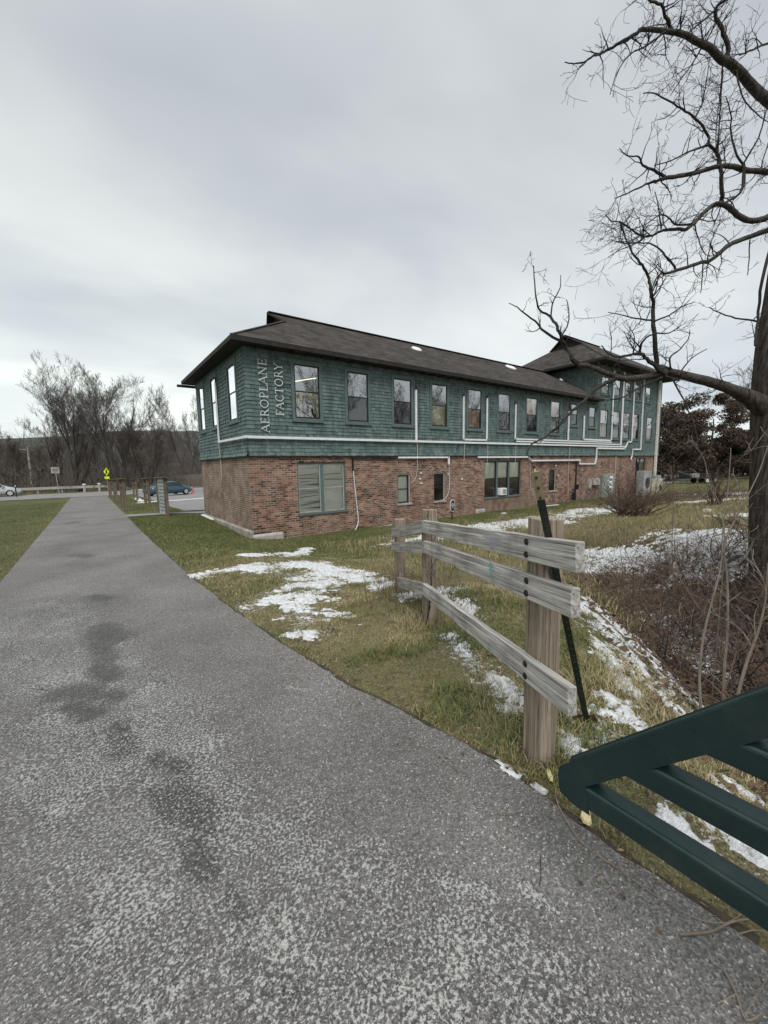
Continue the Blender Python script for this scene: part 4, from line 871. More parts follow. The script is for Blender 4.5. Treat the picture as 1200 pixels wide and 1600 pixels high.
# vine on the mid post and bottom splinter
mb = MB(); P0 = np.array((PM[0]-.09, PM[1]-.02, PM[2]))
for s_ in range(2):
    q_ = P0+np.array((.0, -.03, .05)); pts = []
    for k in range(22): pts.append(q_.copy()); q_ = q_+np.array((random.gauss(.001, .012), random.gauss(0, .008), .05)); q_[0] = min(max(q_[0], P0[0]-.05), P0[0]+.07)
    mb.tube(pts, [.006-.0002*k for k in range(22)], 5)
for k in range(22):
    b0_ = P0+np.array((random.uniform(-.05, .1), -.06, random.uniform(.5, 1.2))); mb.tube([b0_, b0_+np.array((random.uniform(-.06, .06), random.uniform(-.05, 0), random.uniform(-.02, .09))), b0_+np.array((random.uniform(-.1, .1), random.uniform(-.09, 0), random.uniform(.0, .12)))], [.003, .002, .001], 3)
o = mb.build('dead_vine', m_twig); tag(o, 'dry dead vine climbing the middle fence post', 'vine')
# leaning T-post with spade
pb = at(917, 1128); pt_ = pt(836, 737, 1.74); ax_ = (pt_-pb); L_ = np.linalg.norm(ax_); ax_ /= L_
tp = empty('metal_stake', pb, 0, 'dark green steel stake with tan tip leaning behind the fence boards', 'stake')
def tl(mb): mb.v = [(a-pb[0], b_-pb[1], c_-pb[2]) for a, b_, c_ in mb.v]; return mb
sidev = np.cross(ax_, (-.85, -.5, 0)); sidev /= np.linalg.norm(sidev); fwd = np.cross(sidev, ax_)
def tbar(s0, s1, name, m):
    mb = MB(); mb.bar(pb+ax_*s0, pb+ax_*s1, .034, .006, up=tuple(fwd)); mb.bar(pb+ax_*s0-fwd*.017, pb+ax_*s1-fwd*.017, .006, .030, up=tuple(fwd)); tl(mb).build(name, m, tp)
m_tgreen = mat('dark_green_steel', (.010, .022, .018), .5, (.03, .03, .022), 12); m_ttan = mat('tan_paint', (.36, .29, .17), .8, (.24, .20, .13), 14)
tbar(-.25, L_*.92, 'shaft', m_tgreen); tbar(L_*.92, L_, 'tip', m_ttan)
mb = MB()
for k in range(32): mb.cyl(pb+ax_*(.25+k*.052)+fwd*.003, pb+ax_*(.25+k*.052)+fwd*.010, .006, n=6)
tl(mb).build('stud', m_tgreen, tp)
mb = MB(); c0 = pb+ax_*.02-fwd*.004; mb.poly([c0+sidev*.05+ax_*.06, c0+sidev*.062-ax_*.02, c0+sidev*.03-ax_*.09, c0-sidev*.03-ax_*.09, c0-sidev*.062-ax_*.02, c0-sidev*.05+ax_*.06, c0-sidev*.02+ax_*.045, c0+sidev*.02+ax_*.045])
o = tl(mb).build('spade_plate', mat('rusty_steel', (.10, .055, .035), .8, (.05, .03, .02), 20), tp); sd = o.modifiers.new('s', 'SOLIDIFY'); sd.thickness = .004

# ------------------------------------------------------------------ green gate
GX = 1.2
gate = empty('trail_gate', (GX+.037, -1.9, gz1(GX, -1.9)), 0, 'dark green square-tube steel gate with slanted end reaching over the path', 'gate')
gzr = gate.location.copy()
def gp(mb, name, bev=.012):
    mb.v = [(a-gzr.x, b_-gzr.y, c_-gzr.z) for a, b_, c_ in mb.v]; o = mb.build(name, m_gate, gate, bevel=bev); o.modifiers['bevel'].segments = 3; return o
TW = .076; gxc = GX+TW/2; zs = [.555, .743, .925, 1.11]
for k, zt in enumerate(zs):
    yend = .645-(zt-.57)/1.03-.008 if k else .60
    mb = MB(); mb.bar((gxc, yend, zt-TW/2), (gxc, -1.9, zt-TW/2), TW-.006, TW); gp(mb, 'rail')
mb = MB(); # slanted end member with cut nose, one solid profile
prof = [(.645, .572), (.648, .548), (.640, .490), (.600, .478), (.545, .479), (.530, .556), (-.03, 1.13), (-.10, 1.27)]
prof = [(.645, .572), (.650, .545), (.642, .492), (.60, .479), (.50, .479), (.47, .555), (.515, .565), (.515, .60), (-.15, 1.27), (-.235, 1.27), (-.08, 1.31)]
prof = [(.645, .572), (.650, .545), (.642, .492), (.60, .4795), (.56, .4795), (.578, .562), (-.10, 1.24), (-.158, 1.298), (-.062, 1.298)]
a_ = [(GX+.002, y_, z_) for y_, z_ in prof]; c_ = [(GX+TW-.002, y_, z_) for y_, z_ in prof]; n = len(prof); mb.v = a_+c_; mb.f = [tuple(range(n)), tuple(range(2*n-1, n-1, -1))]+[(k, (k+1) % n, n+(k+1) % n, n+k) for k in range(n)]
gp(mb, 'end_member', .010)
mb = MB(); mb.bar((gxc, -.06, 1.26), (gxc, -1.9, 1.26), TW-.003, TW); gp(mb, 'rail')
mb = MB(); mb.bar((gxc, -1.95, -.3), (gxc, -1.95, 1.45), .12, .12); gp(mb, 'hinge_post')

# ------------------------------------------------------------------ bare trees
def spline(pts, n=4):
    P = [np.array(p, float) for p in pts]; Q = []
    for i in range(len(P)-1):
        p0 = P[max(i-1, 0)]; p1 = P[i]; p2 = P[i+1]; p3 = P[min(i+2, len(P)-1)]
        for t_ in np.arange(0, 1, 1/n): Q.append(.5*((2*p1)+(-p0+p2)*t_+(2*p0-5*p1+4*p2-p3)*t_*t_+(-p0+3*p1-3*p2+p3)*t_**3))
    Q.append(P[-1]); return Q
def rv(): v_ = np.array((random.gauss(0, 1), random.gauss(0, 1), random.gauss(0, 1))); return v_/math.sqrt(v_@v_)
def twig(mb, p, d, L, r, depth, up=.25, kink=.45):
    n = max(3, int(L/.07)); n = min(n, 9); pts = [p]; rad = [r]; q = p.copy(); d = d/np.linalg.norm(d)
    for i in range(n):
        d = d+rv()*kink*.75+np.array((0, 0, up*.22)); d /= np.linalg.norm(d); q = q+d*L/n; pts.append(q.copy()); rad.append(max(r*(1-.75*(i+1)/n), .0026))
        if depth > 0 and random.random() < .62: twig(mb, q, d*.7+rv()*.85, L*random.uniform(.3, .62), rad[-1]*.75, depth-1, up, kink)
    mb.tube(pts, rad, 3 if r < .012 else 5, False)
bt_trunk, bt_crown = MB(), MB()
pxr = 1/88.0                                   # metres per photo pixel at the tree
def limb(pts, r0, r1, dep0, dep1, tw=1.0, big=False, tl_=(.18, .5)):
    m = len(pts); P = []
    for i, (u, v_) in enumerate(pts):
        f = i/(m-1); P.append(pt(u, v_, dep0+(dep1-dep0)*f+.10*math.sin(i*1.9+u)))
    Q = spline(P, 4); n = len(Q); rad = [(r0+(r1-r0)*(i/(n-1))**.8)*(.9 if big else 1.1)*pxr*(dep0+(dep1-dep0)*i/(n-1))/7.0 for i in range(n)]
    Q2 = [q+rv()*(.004 if big else min(.012, rad[i]*.5)) if 0 < i < n-1 else q for i, q in enumerate(Q)]
    (bt_trunk if big else bt_crown).tube(Q2, rad, 8 if big else 5)
    L = sum(np.linalg.norm(Q[i+1]-Q[i]) for i in range(n-1)); cnt = int(L*5.2*tw)
    for _ in range(cnt):
        i = random.randint(int(n*.12), n-2); d = Q[i+1]-Q[i]; d /= np.linalg.norm(d); s_ = rv(); s_ -= d*(s_@d)*.6; s_[2] += .15
        twig(bt_crown, Q[i], d*.35+s_, random.uniform(*tl_)*(1.1 if random.random() < .75 else 1.45), min(.0115, rad[i]*.65), 2)
    return Q
TB = at(1222, 935); TB = np.array((9.75, 1.05, gz1(9.75, 1.05)))
trk = [pt(1234, 1010, 7.1), pt(1226, 940, 7.1), pt(1219, 870, 7.1), pt(1217, 800, 7.1), pt(1217, 700, 7.1), pt(1217, 620, 7.1), pt(1222, 540, 7.1), pt(1230, 460, 7.1), pt(1240, 370, 7.1), pt(1248, 280, 7.1), pt(1252, 180, 7.1), pt(1250, 60, 7.2), pt(1240, -60, 7.3)]
TQ = spline(trk, 5); trad = [(.62, .47, .42, .40, .39, .38, .36, .31, .27, .25, .23, .19, .14)[min(12, int(i/5))]*(1-(i % 5)/5)+(.62, .47, .42, .40, .39, .38, .36, .31, .27, .25, .23, .19, .14)[min(12, int(i/5)+1)]*((i % 5)/5) for i in range(len(TQ))]
bt_stem = MB(); bt_stem.tube(TQ, trad, 24); bt_stem.tube(spline([pt(1225, 690, 7.1), pt(1212, 655, 7.1), pt(1190, 634, 7.05), pt(1168, 620, 7.02), pt(1148, 611, 6.98)], 4), list(np.interp(np.linspace(0, 1, 17), [0, .3, .6, .85, 1], [.22, .20, .15, .115, .10])), 20)
D = 7.0
limb([(1250, 195), (1225, 178), (1200, 157), (1178, 138), (1158, 115), (1140, 98), (1125, 92), (1110, 75), (1095, 68), (1070, 55), (1050, 50), (1030, 47), (1003, 46)], 9.5, 3.2, 7.1, 5.9, 1.0, True)
limb([(1003, 46), (990, 55), (968, 68), (945, 80), (927, 87), (912, 97), (897, 99), (882, 97)], 2.8, .6, 5.9, 5.6, 1.1)
limb([(1051, 50), (1042, 30), (1032, 8), (1012, -2), (990, -25)], 2.6, 1.2, 6.1, 5.7); limb([(1137, 92), (1135, 65), (1125, 40), (1118, 15), (1140, -5), (1165, -40)], 3.3, 1.6, 6.7, 6.4, 1.1)
limb([(1118, 15), (1098, 33), (1078, 50), (1060, 72)], 1.6, .7, 6.5, 6.1); limb([(1100, 66), (1088, 90), (1068, 118), (1047, 150)], 1.4, .5, 6.3, 6.0, 1.3); limb([(1040, 50), (1012, 70), (985, 85), (965, 112), (953, 148)], 1.5, .5, 6.0, 5.7, 1.3)
limb([(1250, 60), (1200, 68), (1170, 80), (1155, 86)], 2, .8, 7.0, 6.6); limb([(1130, 95), (1125, 150), (1120, 190), (1118, 240)], 1.0, .5, 6.5, 6.6, 1.5); limb([(1150, 105), (1160, 150), (1185, 180), (1200, 190)], 1.2, .5, 6.6, 6.6, 1.5)
limb([(1250, 275), (1215, 270), (1190, 268), (1165, 266), (1145, 260), (1120, 260), (1095, 268), (1060, 275), (1040, 278)], 5.0, 3.2, 7.1, 6.3, 1.0, True)
limb([(1040, 278), (1022, 284), (1010, 288), (985, 300), (960, 310)], 2.6, .6, 6.3, 6.0); limb([(1040, 278), (1022, 266), (1005, 258), (998, 245), (980, 243), (968, 232)], 2.3, .5, 6.3, 6.0, 1.2)
limb([(1128, 318), (1128, 300), (1125, 262), (1122, 245), (1108, 225), (1105, 210), (1087, 185), (1065, 170), (1040, 155), (1020, 145), (1005, 146)], 3.0, .7, 6.7, 6.2, 1.0); limb([(1106, 227), (1080, 235), (1050, 250), (1022, 259)], 1.6, .6, 6.5, 6.2)
limb([(1087, 183), (1098, 160), (1103, 130), (1108, 100)], 1.2, .5, 6.4, 6.3, 1.3); limb([(1162, 258), (1148, 235), (1142, 200), (1142, 178), (1134, 150)], 1.7, .6, 6.8, 6.5, 1.2); limb([(1162, 256), (1160, 290), (1152, 306), (1130, 318)], 1.9, 1.6, 6.8, 6.7)
limb([(1162, 255), (1185, 215), (1195, 180), (1205, 150)], 1.3, .5, 6.8, 6.7, 1.4); limb([(1122, 240), (1124, 180), (1130, 110)], 1.0, .5, 6.7, 6.6, 1.6)
limb([(1250, 325), (1210, 335), (1190, 343), (1172, 345), (1155, 338), (1140, 325), (1125, 318), (1112, 322), (1097, 335), (1085, 348), (1073, 358)], 5.6, 3.0, 7.1, 6.4, .8, True)
limb([(1073, 358), (1050, 358), (1035, 360), (1020, 367), (1005, 369), (985, 358), (970, 347), (955, 345), (946, 335)], 2.5, .6, 6.4, 6.0, 1.2); limb([(1080, 350), (1055, 350), (1045, 340), (1030, 336), (1010, 350), (988, 358)], 1.6, .5, 6.4, 6.1)
limb([(1033, 358), (1030, 330), (1024, 300)], 1.2, .5, 6.2, 6.0, 1.3); limb([(1012, 368), (990, 382), (970, 390), (950, 402)], 1.2, .5, 6.2, 6.0, 1.2); limb([(1085, 350), (1092, 375), (1100, 395), (1110, 400)], 1.0, .5, 6.5, 6.5, 2.0, tl_=(.1, .3))
limb([(1250, 345), (1210, 357), (1190, 363), (1165, 372), (1140, 382), (1125, 395), (1108, 408), (1095, 410), (1075, 417), (1055, 423)], 4.8, 2.6, 7.1, 6.5, .8, True)
limb([(1055, 423), (1040, 427), (1033, 427), (1023, 440), (1015, 465)], 2.2, .6, 6.5, 6.3); limb([(1055, 420), (1040, 400), (1020, 382), (1000, 380), (975, 380), (955, 375)], 1.6, .5, 6.5, 6.1, 1.2); limb([(1099, 411), (1097, 440), (1095, 458)], 1.0, .5, 6.6, 6.5, .6, tl_=(.08, .2)); limb([(1172, 375), (1170, 410), (1168, 430)], .9, .5, 6.8, 6.8, 1.6, tl_=(.08, .25))
low = limb([(1262, 672), (1222, 645), (1185, 625), (1150, 611), (1120, 600), (1090, 592), (1070, 587), (1050, 582), (1030, 575)], 11.0, 6.2, 7.25, 6.5, .6, True)
limb([(1040, 582), (1010, 588), (980, 592), (960, 587), (940, 580), (920, 572), (905, 570)], 5.4, 3.8, 6.55, 5.9, 1.6, True, tl_=(.1, .3))
limb([(905, 570), (895, 560), (885, 545), (878, 530), (870, 510), (860, 495), (845, 485), (838, 470), (835, 440), (834, 415)], 3.6, .6, 5.9, 5.6, .6, tl_=(.1, .3)); limb([(875, 532), (850, 518), (840, 505), (820, 490), (808, 480), (795, 474)], 2.2, .5, 5.8, 5.6, .7, tl_=(.1, .25))
limb([(860, 497), (865, 470), (875, 450), (876, 430)], 1.3, .5, 5.7, 5.6, .8, tl_=(.1, .25)); limb([(878, 525), (888, 505), (888, 480), (885, 468)], 1.2, .5, 5.8, 5.7, .8, tl_=(.1, .25))
limb([(1026, 572), (1022, 520), (1021, 480), (1018, 450), (1012, 430), (1000, 410), (985, 390), (975, 365), (968, 345)], 3.4, .7, 6.5, 6.0, 1.0); limb([(1040, 585), (1015, 565), (1000, 552), (985, 555), (965, 558), (950, 552), (940, 540)], 3.2, .8, 6.5, 6.0, .9)
limb([(1000, 552), (1003, 535), (1020, 522), (1045, 520), (1062, 510)], 2.0, .6, 6.3, 6.1, 1.1); limb([(1021, 500), (995, 498), (970, 492), (950, 488)], 1.4, .5, 6.3, 6.1, 1.2); limb([(1021, 503), (1045, 493), (1065, 480), (1085, 472)], 1.4, .5, 6.3, 6.1, 1.2)
limb([(1050, 582), (1046, 560), (1060, 548), (1075, 530), (1078, 515)], 1.4, .5, 6.6, 6.4, .9); limb([(1060, 586), (1080, 560), (1105, 545)], 1.2, .5, 6.6, 6.5, 1.0)
limb([(965, 591), (947, 598), (930, 609), (916, 623), (902, 634), (887, 650), (873, 665), (862, 675), (848, 685), (831, 694), (823, 710)], 3.4, 1.1, 6.1, 5.2, .35, tl_=(.08, .2)); limb([(1035, 590), (1000, 605), (975, 620), (950, 625), (920, 622)], 1.6, .5, 6.5, 6.1, .9, tl_=(.15, .35))
limb([(1050, 590), (1075, 640), (1090, 690), (1060, 700)], 1.3, .5, 6.6, 6.4, 1.2); limb([(1182, 502), (1150, 497), (1120, 487), (1108, 480)], 1.5, .5, 7.0, 6.7, 1.0, tl_=(.15, .3)); limb([(1205, 380), (1190, 440), (1184, 500), (1180, 540)], 2.2, 1.5, 6.85, 6.85, .2)
bt = empty('big_bare_tree', TB, 0, 'large bare tree with dark furrowed trunk and limbs reaching left over the roof', 'tree')
for mb, nm, m in ((bt_stem, 'trunk', m_bark), (bt_trunk, 'limb', m_limb), (bt_crown, 'crown', m_twig)):
    mb.v = [(p[0]-TB[0], p[1]-TB[1], p[2]-TB[2]) for p in mb.v]; mb.build(nm, m, bt, smooth=(nm != 'crown'))

def gen_tree(seed, H, stems=1, spread=.5, lean=(0, 0), r0=.28, dens=1.0, low=.25, rmin=.014):
    R = random.Random(seed); tr_, cr = MB(), MB(); rg = np.random.default_rng(seed)
    def nv(): v_ = np.array((R.gauss(0, 1), R.gauss(0, 1), R.gauss(0, 1))); return v_/math.sqrt(v_@v_)
    def grow(p, d, L, r, lev):
        n = 7 if lev < 2 else (5 if lev < 4 else 3); pts = [p]; rad = [r]; q = p.copy(); kids = []
        for i in range(n):
            d = d+nv()*(.10 if lev < 1 else .20)+np.array((0, 0, .05+.03*lev)); d /= np.linalg.norm(d); q = q+d*L/n; rr_ = max(r*(1-.72*(i+1)/n), rmin*.55); pts.append(q.copy()); rad.append(rr_)
            if (i+1)/n > (low if lev == 0 else .15) and lev < 5:
                for _ in range(R.choice([1, 1, 2]) if lev < 3 else R.choice([1, 1, 2])):
                    if R.random() < dens*(.8 if lev < 4 else .62): kids.append((q.copy(), d.copy(), rr_, (i+1)/n))
        (tr_ if lev < 2 else cr).tube(pts, rad, 7 if lev == 0 else (5 if lev < 2 else 3), False)
        for (kp, kd, kr, f) in kids:
            s_ = nv(); s_ -= kd*(s_@kd); nd = kd*R.uniform(.75, 1.1)+s_*spread*R.uniform(.8, 1.5)
            grow(kp, nd/np.linalg.norm(nd), L*R.uniform(.38, .62)*(1.15-.35*f), max(kr*.5, rmin*.6), lev+1)
    for k in range(stems):
        a = k*2*math.pi/stems+R.random(); tl = .22 if stems > 1 else .05
        grow(np.array((math.cos(a)*.2*(stems > 1), math.sin(a)*.2*(stems > 1), -.2)), np.array((lean[0]+math.cos(a)*tl, lean[1]+math.sin(a)*tl, 1.0)), H*R.uniform(.62, .72), r0*R.uniform(.7, 1), 0)
    return tr_, cr
def tree_obj(name, seed, loc, label, group, H, m1, m2, **kw):
    tr_, cr = gen_tree(seed, H, **kw); r = empty(name, loc, 0, label, 'tree', group); tr_.build('trunk', m1, r); cr.build('crown', m2, r); return r
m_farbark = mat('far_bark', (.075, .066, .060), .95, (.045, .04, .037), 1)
GRP = 'bare trees beyond the road'
def far(u, dep_y, z=None):
    p = on_y(u, 760, dep_y); return (p[0], p[1], gz1(p[0], p[1]))
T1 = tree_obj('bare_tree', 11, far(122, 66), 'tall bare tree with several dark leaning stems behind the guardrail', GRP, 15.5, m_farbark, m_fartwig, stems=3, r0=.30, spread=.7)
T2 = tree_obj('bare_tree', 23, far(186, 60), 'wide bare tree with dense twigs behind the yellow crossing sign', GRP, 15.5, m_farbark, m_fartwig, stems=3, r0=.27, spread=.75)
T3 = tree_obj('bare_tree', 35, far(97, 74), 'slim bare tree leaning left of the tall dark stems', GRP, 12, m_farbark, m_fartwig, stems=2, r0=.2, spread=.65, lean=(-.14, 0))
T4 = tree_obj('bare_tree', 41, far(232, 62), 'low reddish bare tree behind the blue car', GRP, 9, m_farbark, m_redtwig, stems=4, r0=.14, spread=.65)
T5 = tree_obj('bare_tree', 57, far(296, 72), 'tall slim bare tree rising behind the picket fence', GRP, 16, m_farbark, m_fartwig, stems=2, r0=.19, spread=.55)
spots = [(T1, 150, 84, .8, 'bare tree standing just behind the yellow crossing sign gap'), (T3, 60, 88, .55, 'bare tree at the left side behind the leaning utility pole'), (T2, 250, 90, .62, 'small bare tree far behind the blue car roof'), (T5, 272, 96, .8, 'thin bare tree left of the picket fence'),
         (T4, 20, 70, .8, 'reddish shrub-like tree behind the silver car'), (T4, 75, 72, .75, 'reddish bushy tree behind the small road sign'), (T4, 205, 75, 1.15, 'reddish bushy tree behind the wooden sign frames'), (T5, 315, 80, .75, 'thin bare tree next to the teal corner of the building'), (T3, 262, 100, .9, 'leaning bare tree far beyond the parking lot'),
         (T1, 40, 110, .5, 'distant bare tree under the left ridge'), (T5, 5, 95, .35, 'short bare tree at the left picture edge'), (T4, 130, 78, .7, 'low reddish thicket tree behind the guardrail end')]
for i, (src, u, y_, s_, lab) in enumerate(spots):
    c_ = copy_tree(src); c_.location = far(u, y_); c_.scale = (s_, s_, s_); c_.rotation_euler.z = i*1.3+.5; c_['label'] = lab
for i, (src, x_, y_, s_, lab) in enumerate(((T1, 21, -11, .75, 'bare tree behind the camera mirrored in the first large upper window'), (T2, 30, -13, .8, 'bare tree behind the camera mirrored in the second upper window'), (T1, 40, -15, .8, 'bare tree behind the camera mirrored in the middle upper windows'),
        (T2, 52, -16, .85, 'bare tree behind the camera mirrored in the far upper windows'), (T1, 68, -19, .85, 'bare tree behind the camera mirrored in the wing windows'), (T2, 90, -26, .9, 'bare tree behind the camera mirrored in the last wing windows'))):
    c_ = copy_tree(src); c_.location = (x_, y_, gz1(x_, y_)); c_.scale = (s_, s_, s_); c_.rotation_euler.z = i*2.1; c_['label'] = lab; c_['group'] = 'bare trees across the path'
T1.rotation_euler.z = 1.9; T3.rotation_euler.z = .9
# thicket behind the road, a mass
def thicket(name, n, xf, yf, hf, m, label, arch=.35, r=.03, segs=3, branch=2):
    mb = MB()
    for i in range(n):
        x_, y_ = xf(), yf(); x_ = x_ if not callable(x_) else x_(y_); h_ = hf(); p = np.array((x_, y_, gz1(x_, y_)-.05)); d = rv()*arch+np.array((0, 0, 1.)); pts = [p]; q = p.copy()
        for k in range(segs): d = d+rv()*.3*arch*2; d /= np.linalg.norm(d); q = q+d*h_/segs; pts.append(q.copy())
        mb.tube(pts, [r*(1-.75*k/segs) for k in range(segs+1)], 3, False)
        for _ in range(branch):
            k = random.randint(1, segs-1); e = pts[k]+(pts[k]-pts[k-1])*.5+rv()*h_*.3; mb.tube([pts[k], (pts[k]+e)/2+rv()*h_*.04, e], [r*.5, r*.35, r*.15], 3, False)
    o = mb.build(name, m); tag(o, label, 'brush', kind='stuff'); return o
thicket('roadside_brush', 1700, lambda: random.uniform(-30, 45), lambda: random.uniform(61, 80), lambda: random.uniform(1.5, 5.2), m_redtwig, 'tangled reddish brown brush beyond the guardrail', .45, .035, 3, 4)
thicket('far_woods', 3200, lambda: random.uniform(-75, 75), lambda: random.uniform(85, 150), lambda: random.uniform(5, 11), m_fartwig, 'bare brown woods filling the valley below the hill', .25, .07, 4, 4)
# hill
HX = np.linspace(-1500, 1500, 160); HY = np.linspace(260, 1300, 60); A, B = np.meshgrid(HX, HY)
prof_ = sm((B-260)/640)*(1-.4*sm((B-950)/350)); C = prof_*(43+20*np.sin(A/330+1.0)+8*np.sin(A/90))-3+fbm(A, B, .03)*9*prof_+3.0*fbm(A, B, .2)*prof_
ii = np.arange(A.size).reshape(A.shape); q = np.stack([ii[:-1, :-1], ii[:-1, 1:], ii[1:, 1:], ii[1:, :-1]], -1).reshape(-1, 4)
o = np_mesh('hills', np.stack([A, B, C], -1).reshape(-1, 3), q, m_hill, smooth=True); tag(o, kind='structure')

# ------------------------------------------------------------------ left side: cars, signs, frames
def car(name, loc, rz, m_body, label, group=None):
    r = empty(name, loc, rz, label, 'car')
    st = [  # x, half width, z bottom, z belt, z roof, roof half width
        (-2.28, .62, .42, .72, .74, .55), (-2.2, .78, .28, .84, .90, .62), (-1.9, .86, .22, .93, .98, .66), (-1.55, .88, .20, .95, 1.10, .66), (-1.0, .89, .2, .94, 1.36, .60), (-.4, .89, .2, .93, 1.45, .60), (.3, .89, .2, .92, 1.43, .60),
        (.75, .89, .2, .92, 1.30, .60), (1.25, .88, .2, .90, 1.00, .66), (1.6, .87, .2, .86, .92, .68), (2.0, .82, .22, .74, .80, .64), (2.22, .70, .28, .64, .68, .56), (2.32, .52, .38, .54, .56, .46)]
    mb = MB(); n = 12
    for (x_, hw, zb, zl, zr, rw) in st:
        mb.v += [(x_, -hw*.8, zb), (x_, -hw, zb+.1), (x_, -hw, (zb+zl)/2), (x_, -hw*.97, zl), (x_, -(rw+.03), zl+(zr-zl)*.85), (x_, -rw*.8, zr), (x_, rw*.8, zr), (x_, rw+.03, zl+(zr-zl)*.85), (x_, hw*.97, zl), (x_, hw, (zb+zl)/2), (x_, hw, zb+.1), (x_, hw*.8, zb)]
    for i in range(len(st)-1):
        for k in range(n): mb.f.append((i*n+k, i*n+(k+1) % n, (i+1)*n+(k+1) % n, (i+1)*n+k))
    mb.f += [tuple(range(n))[::-1], tuple((len(st)-1)*n+k for k in range(n))]
    mb.build('body', m_body, r, smooth=True, bevel=0)
    g = MB()
    for s_ in (-1, 1):
        for (x0_, x1_, xt0, xt1) in ((-1.35, -.48, -1.02, -.44), (-.42, .42, -.40, .40), (.48, 1.08, .46, .66)):
            g.quad((x0_, s_*.872, .97), (x1_, s_*.87, .96), (xt1, s_*.665, 1.34), (xt0, s_*.665, 1.34))
    g.quad((1.20, -.6, 1.02), (1.20, .6, 1.02), (.74, .52, 1.33), (.74, -.52, 1.33)); g.quad((-1.62, -.56, 1.08), (-1.62, .56, 1.08), (-1.04, .5, 1.38), (-1.04, -.5, 1.38))
    g.build('window', m_carglass, r)
    for (x_, s_) in ((1.38, -1), (1.38, 1), (-1.35, -1), (-1.35, 1)):
        w = MB(); w.cyl((x_, s_*.70, .33), (x_, s_*.905, .33), .33, n=22); wo_ = w.build('wheel', m_black, r)
        w = MB(); w.cyl((x_, s_*.906, .33), (x_, s_*.915, .33), .215, n=18)
        for k in range(5):
            a = k*2*math.pi/5; w.bar((x_, s_*.918, .33), (x_+.2*math.cos(a), s_*.918, .33+.2*math.sin(a)), .05, .012, up=(0, 1, 0))
        w.build('rim', m_rim, wo_)
    for s_ in (-1, 1):
        MB().box(2.12, 2.24, s_*.45, s_*.70, .60, .70).build('headlight', m_white, r); MB().box(-2.27, -2.14, s_*.45, s_*.74, .70, .84).build('tail_light', m_red, r)
        MB().box(.78, .92, s_*.88, s_*1.02, .93, 1.05).build('mirror', m_body, r, bevel=.02)
    return r
m_carglass = mat('car_glass', (.02, .024, .028), .08, spec=.6); m_rim = mat('alloy', (.5, .51, .52), .4, metal=.3); m_red = mat('red_lens', (.25, .02, .02), .3)
m_blue = mat('blue_paint', (.034, .078, .115), .28, spec=.6); m_silver = mat('silver_paint', (.42, .43, .44), .3, spec=.6, metal=.2)
p1 = at(241, 776); p2 = at(288, 773.5); cc_ = (p1+p2)/2
bc_ = car('parked_car', (cc_[0], cc_[1]+.6, gz1(cc_[0], cc_[1])+.032), math.atan2(p2[1]-p1[1], p2[0]-p1[0])+.02, m_blue, 'blue sedan parked in the lot behind the wooden sign frames')
p3 = at(30, 775.5); car('parked_car', (p3[0]-2.1, p3[1]+.5, gz1(p3[0], p3[1])+.045), .08, m_silver, 'silver car at the left edge on the road')
bc_.scale = (.93, .93, .93)
# wooden frames with panels along the path
m_oldpost = wood_mat('old_post', (.12, .095, .072), (.21, .17, .13), (.07, .055, .045), 2)
def frame(p, q, label, panel=False, w=.15, h=1.66):
    p = (p[0], p[1], gz1(*p)); q = (q[0], q[1], gz1(*q))
    r = empty('sign_frame', p, 0, label, 'sign frame', 'wooden frames with panels beside the path')
    for e in (p, q):
        mb = MB(); mb.box(-w/2, w/2, -w/2, w/2, -.3, h); o = mb.build('post', m_oldpost, r, bevel=.01); o.location = (e[0]-p[0], e[1]-p[1], e[2]-p[2])
    dv = np.array((q[0]-p[0], q[1]-p[1], q[2]-p[2])); un = dv/np.linalg.norm(dv)
    mb = MB(); mb.bar(-un*.2+np.array((0, 0, h+.03)), dv+un*.2+np.array((0, 0, h+.03)), .26, .05); mb.build('cap', m_oldpost, r)
    if panel:
        mb = MB(); mb.bar(un*.12+np.array((0, 0, h-.85)), dv-un*.12+np.array((0, 0, h-.85)), .04, 1.6); mb.build('panel', m_panel, r)
        s_ = MB(); nn = -np.cross(un, (0, 0, 1)); 
        for k in range(9):
            zz = h-.2-k*.16
            s_.bar(un*.2+nn*.023+np.array((0, 0, zz)), dv*(.8 if k % 3 else .92)+nn*.023+np.array((0, 0, zz)), .008, .03)
        s_.build('lettering', m_sash, r)
    else:
        mb = MB(); mb.bar(un*.1+np.array((0, 0, h-.35)), dv-un*.1+np.array((0, 0, h-.35)), .05, .12); mb.build('cross_board', m_oldpost, r)
m_panel = mat('pale_panel', (.38, .40, .41), .6, (.24, .26, .27), 4)
def bp_(u, v_): p = at(u, v_); return (p[0], p[1])
frame(bp_(262, 806), bp_(250, 801), 'nearest wooden frame holding a pale panel with rows of dark lines', True)
frame(bp_(234, 790.5), bp_(228, 788), 'pair of dark posts under a cap just left of the blue car wheel')
frame(bp_(215, 782), bp_(210, 779), 'wooden frame behind the lot edge, third from the pale panel')
frame(bp_(197, 799), bp_(192, 794), 'nearest wooden frame at the very edge of the path')
frame(bp_(183, 787), bp_(180.5, 784), 'second wooden frame along the path edge')
frame(bp_(174, 780), bp_(172, 777.5), 'farthest wooden frame along the path edge, below the yellow sign')
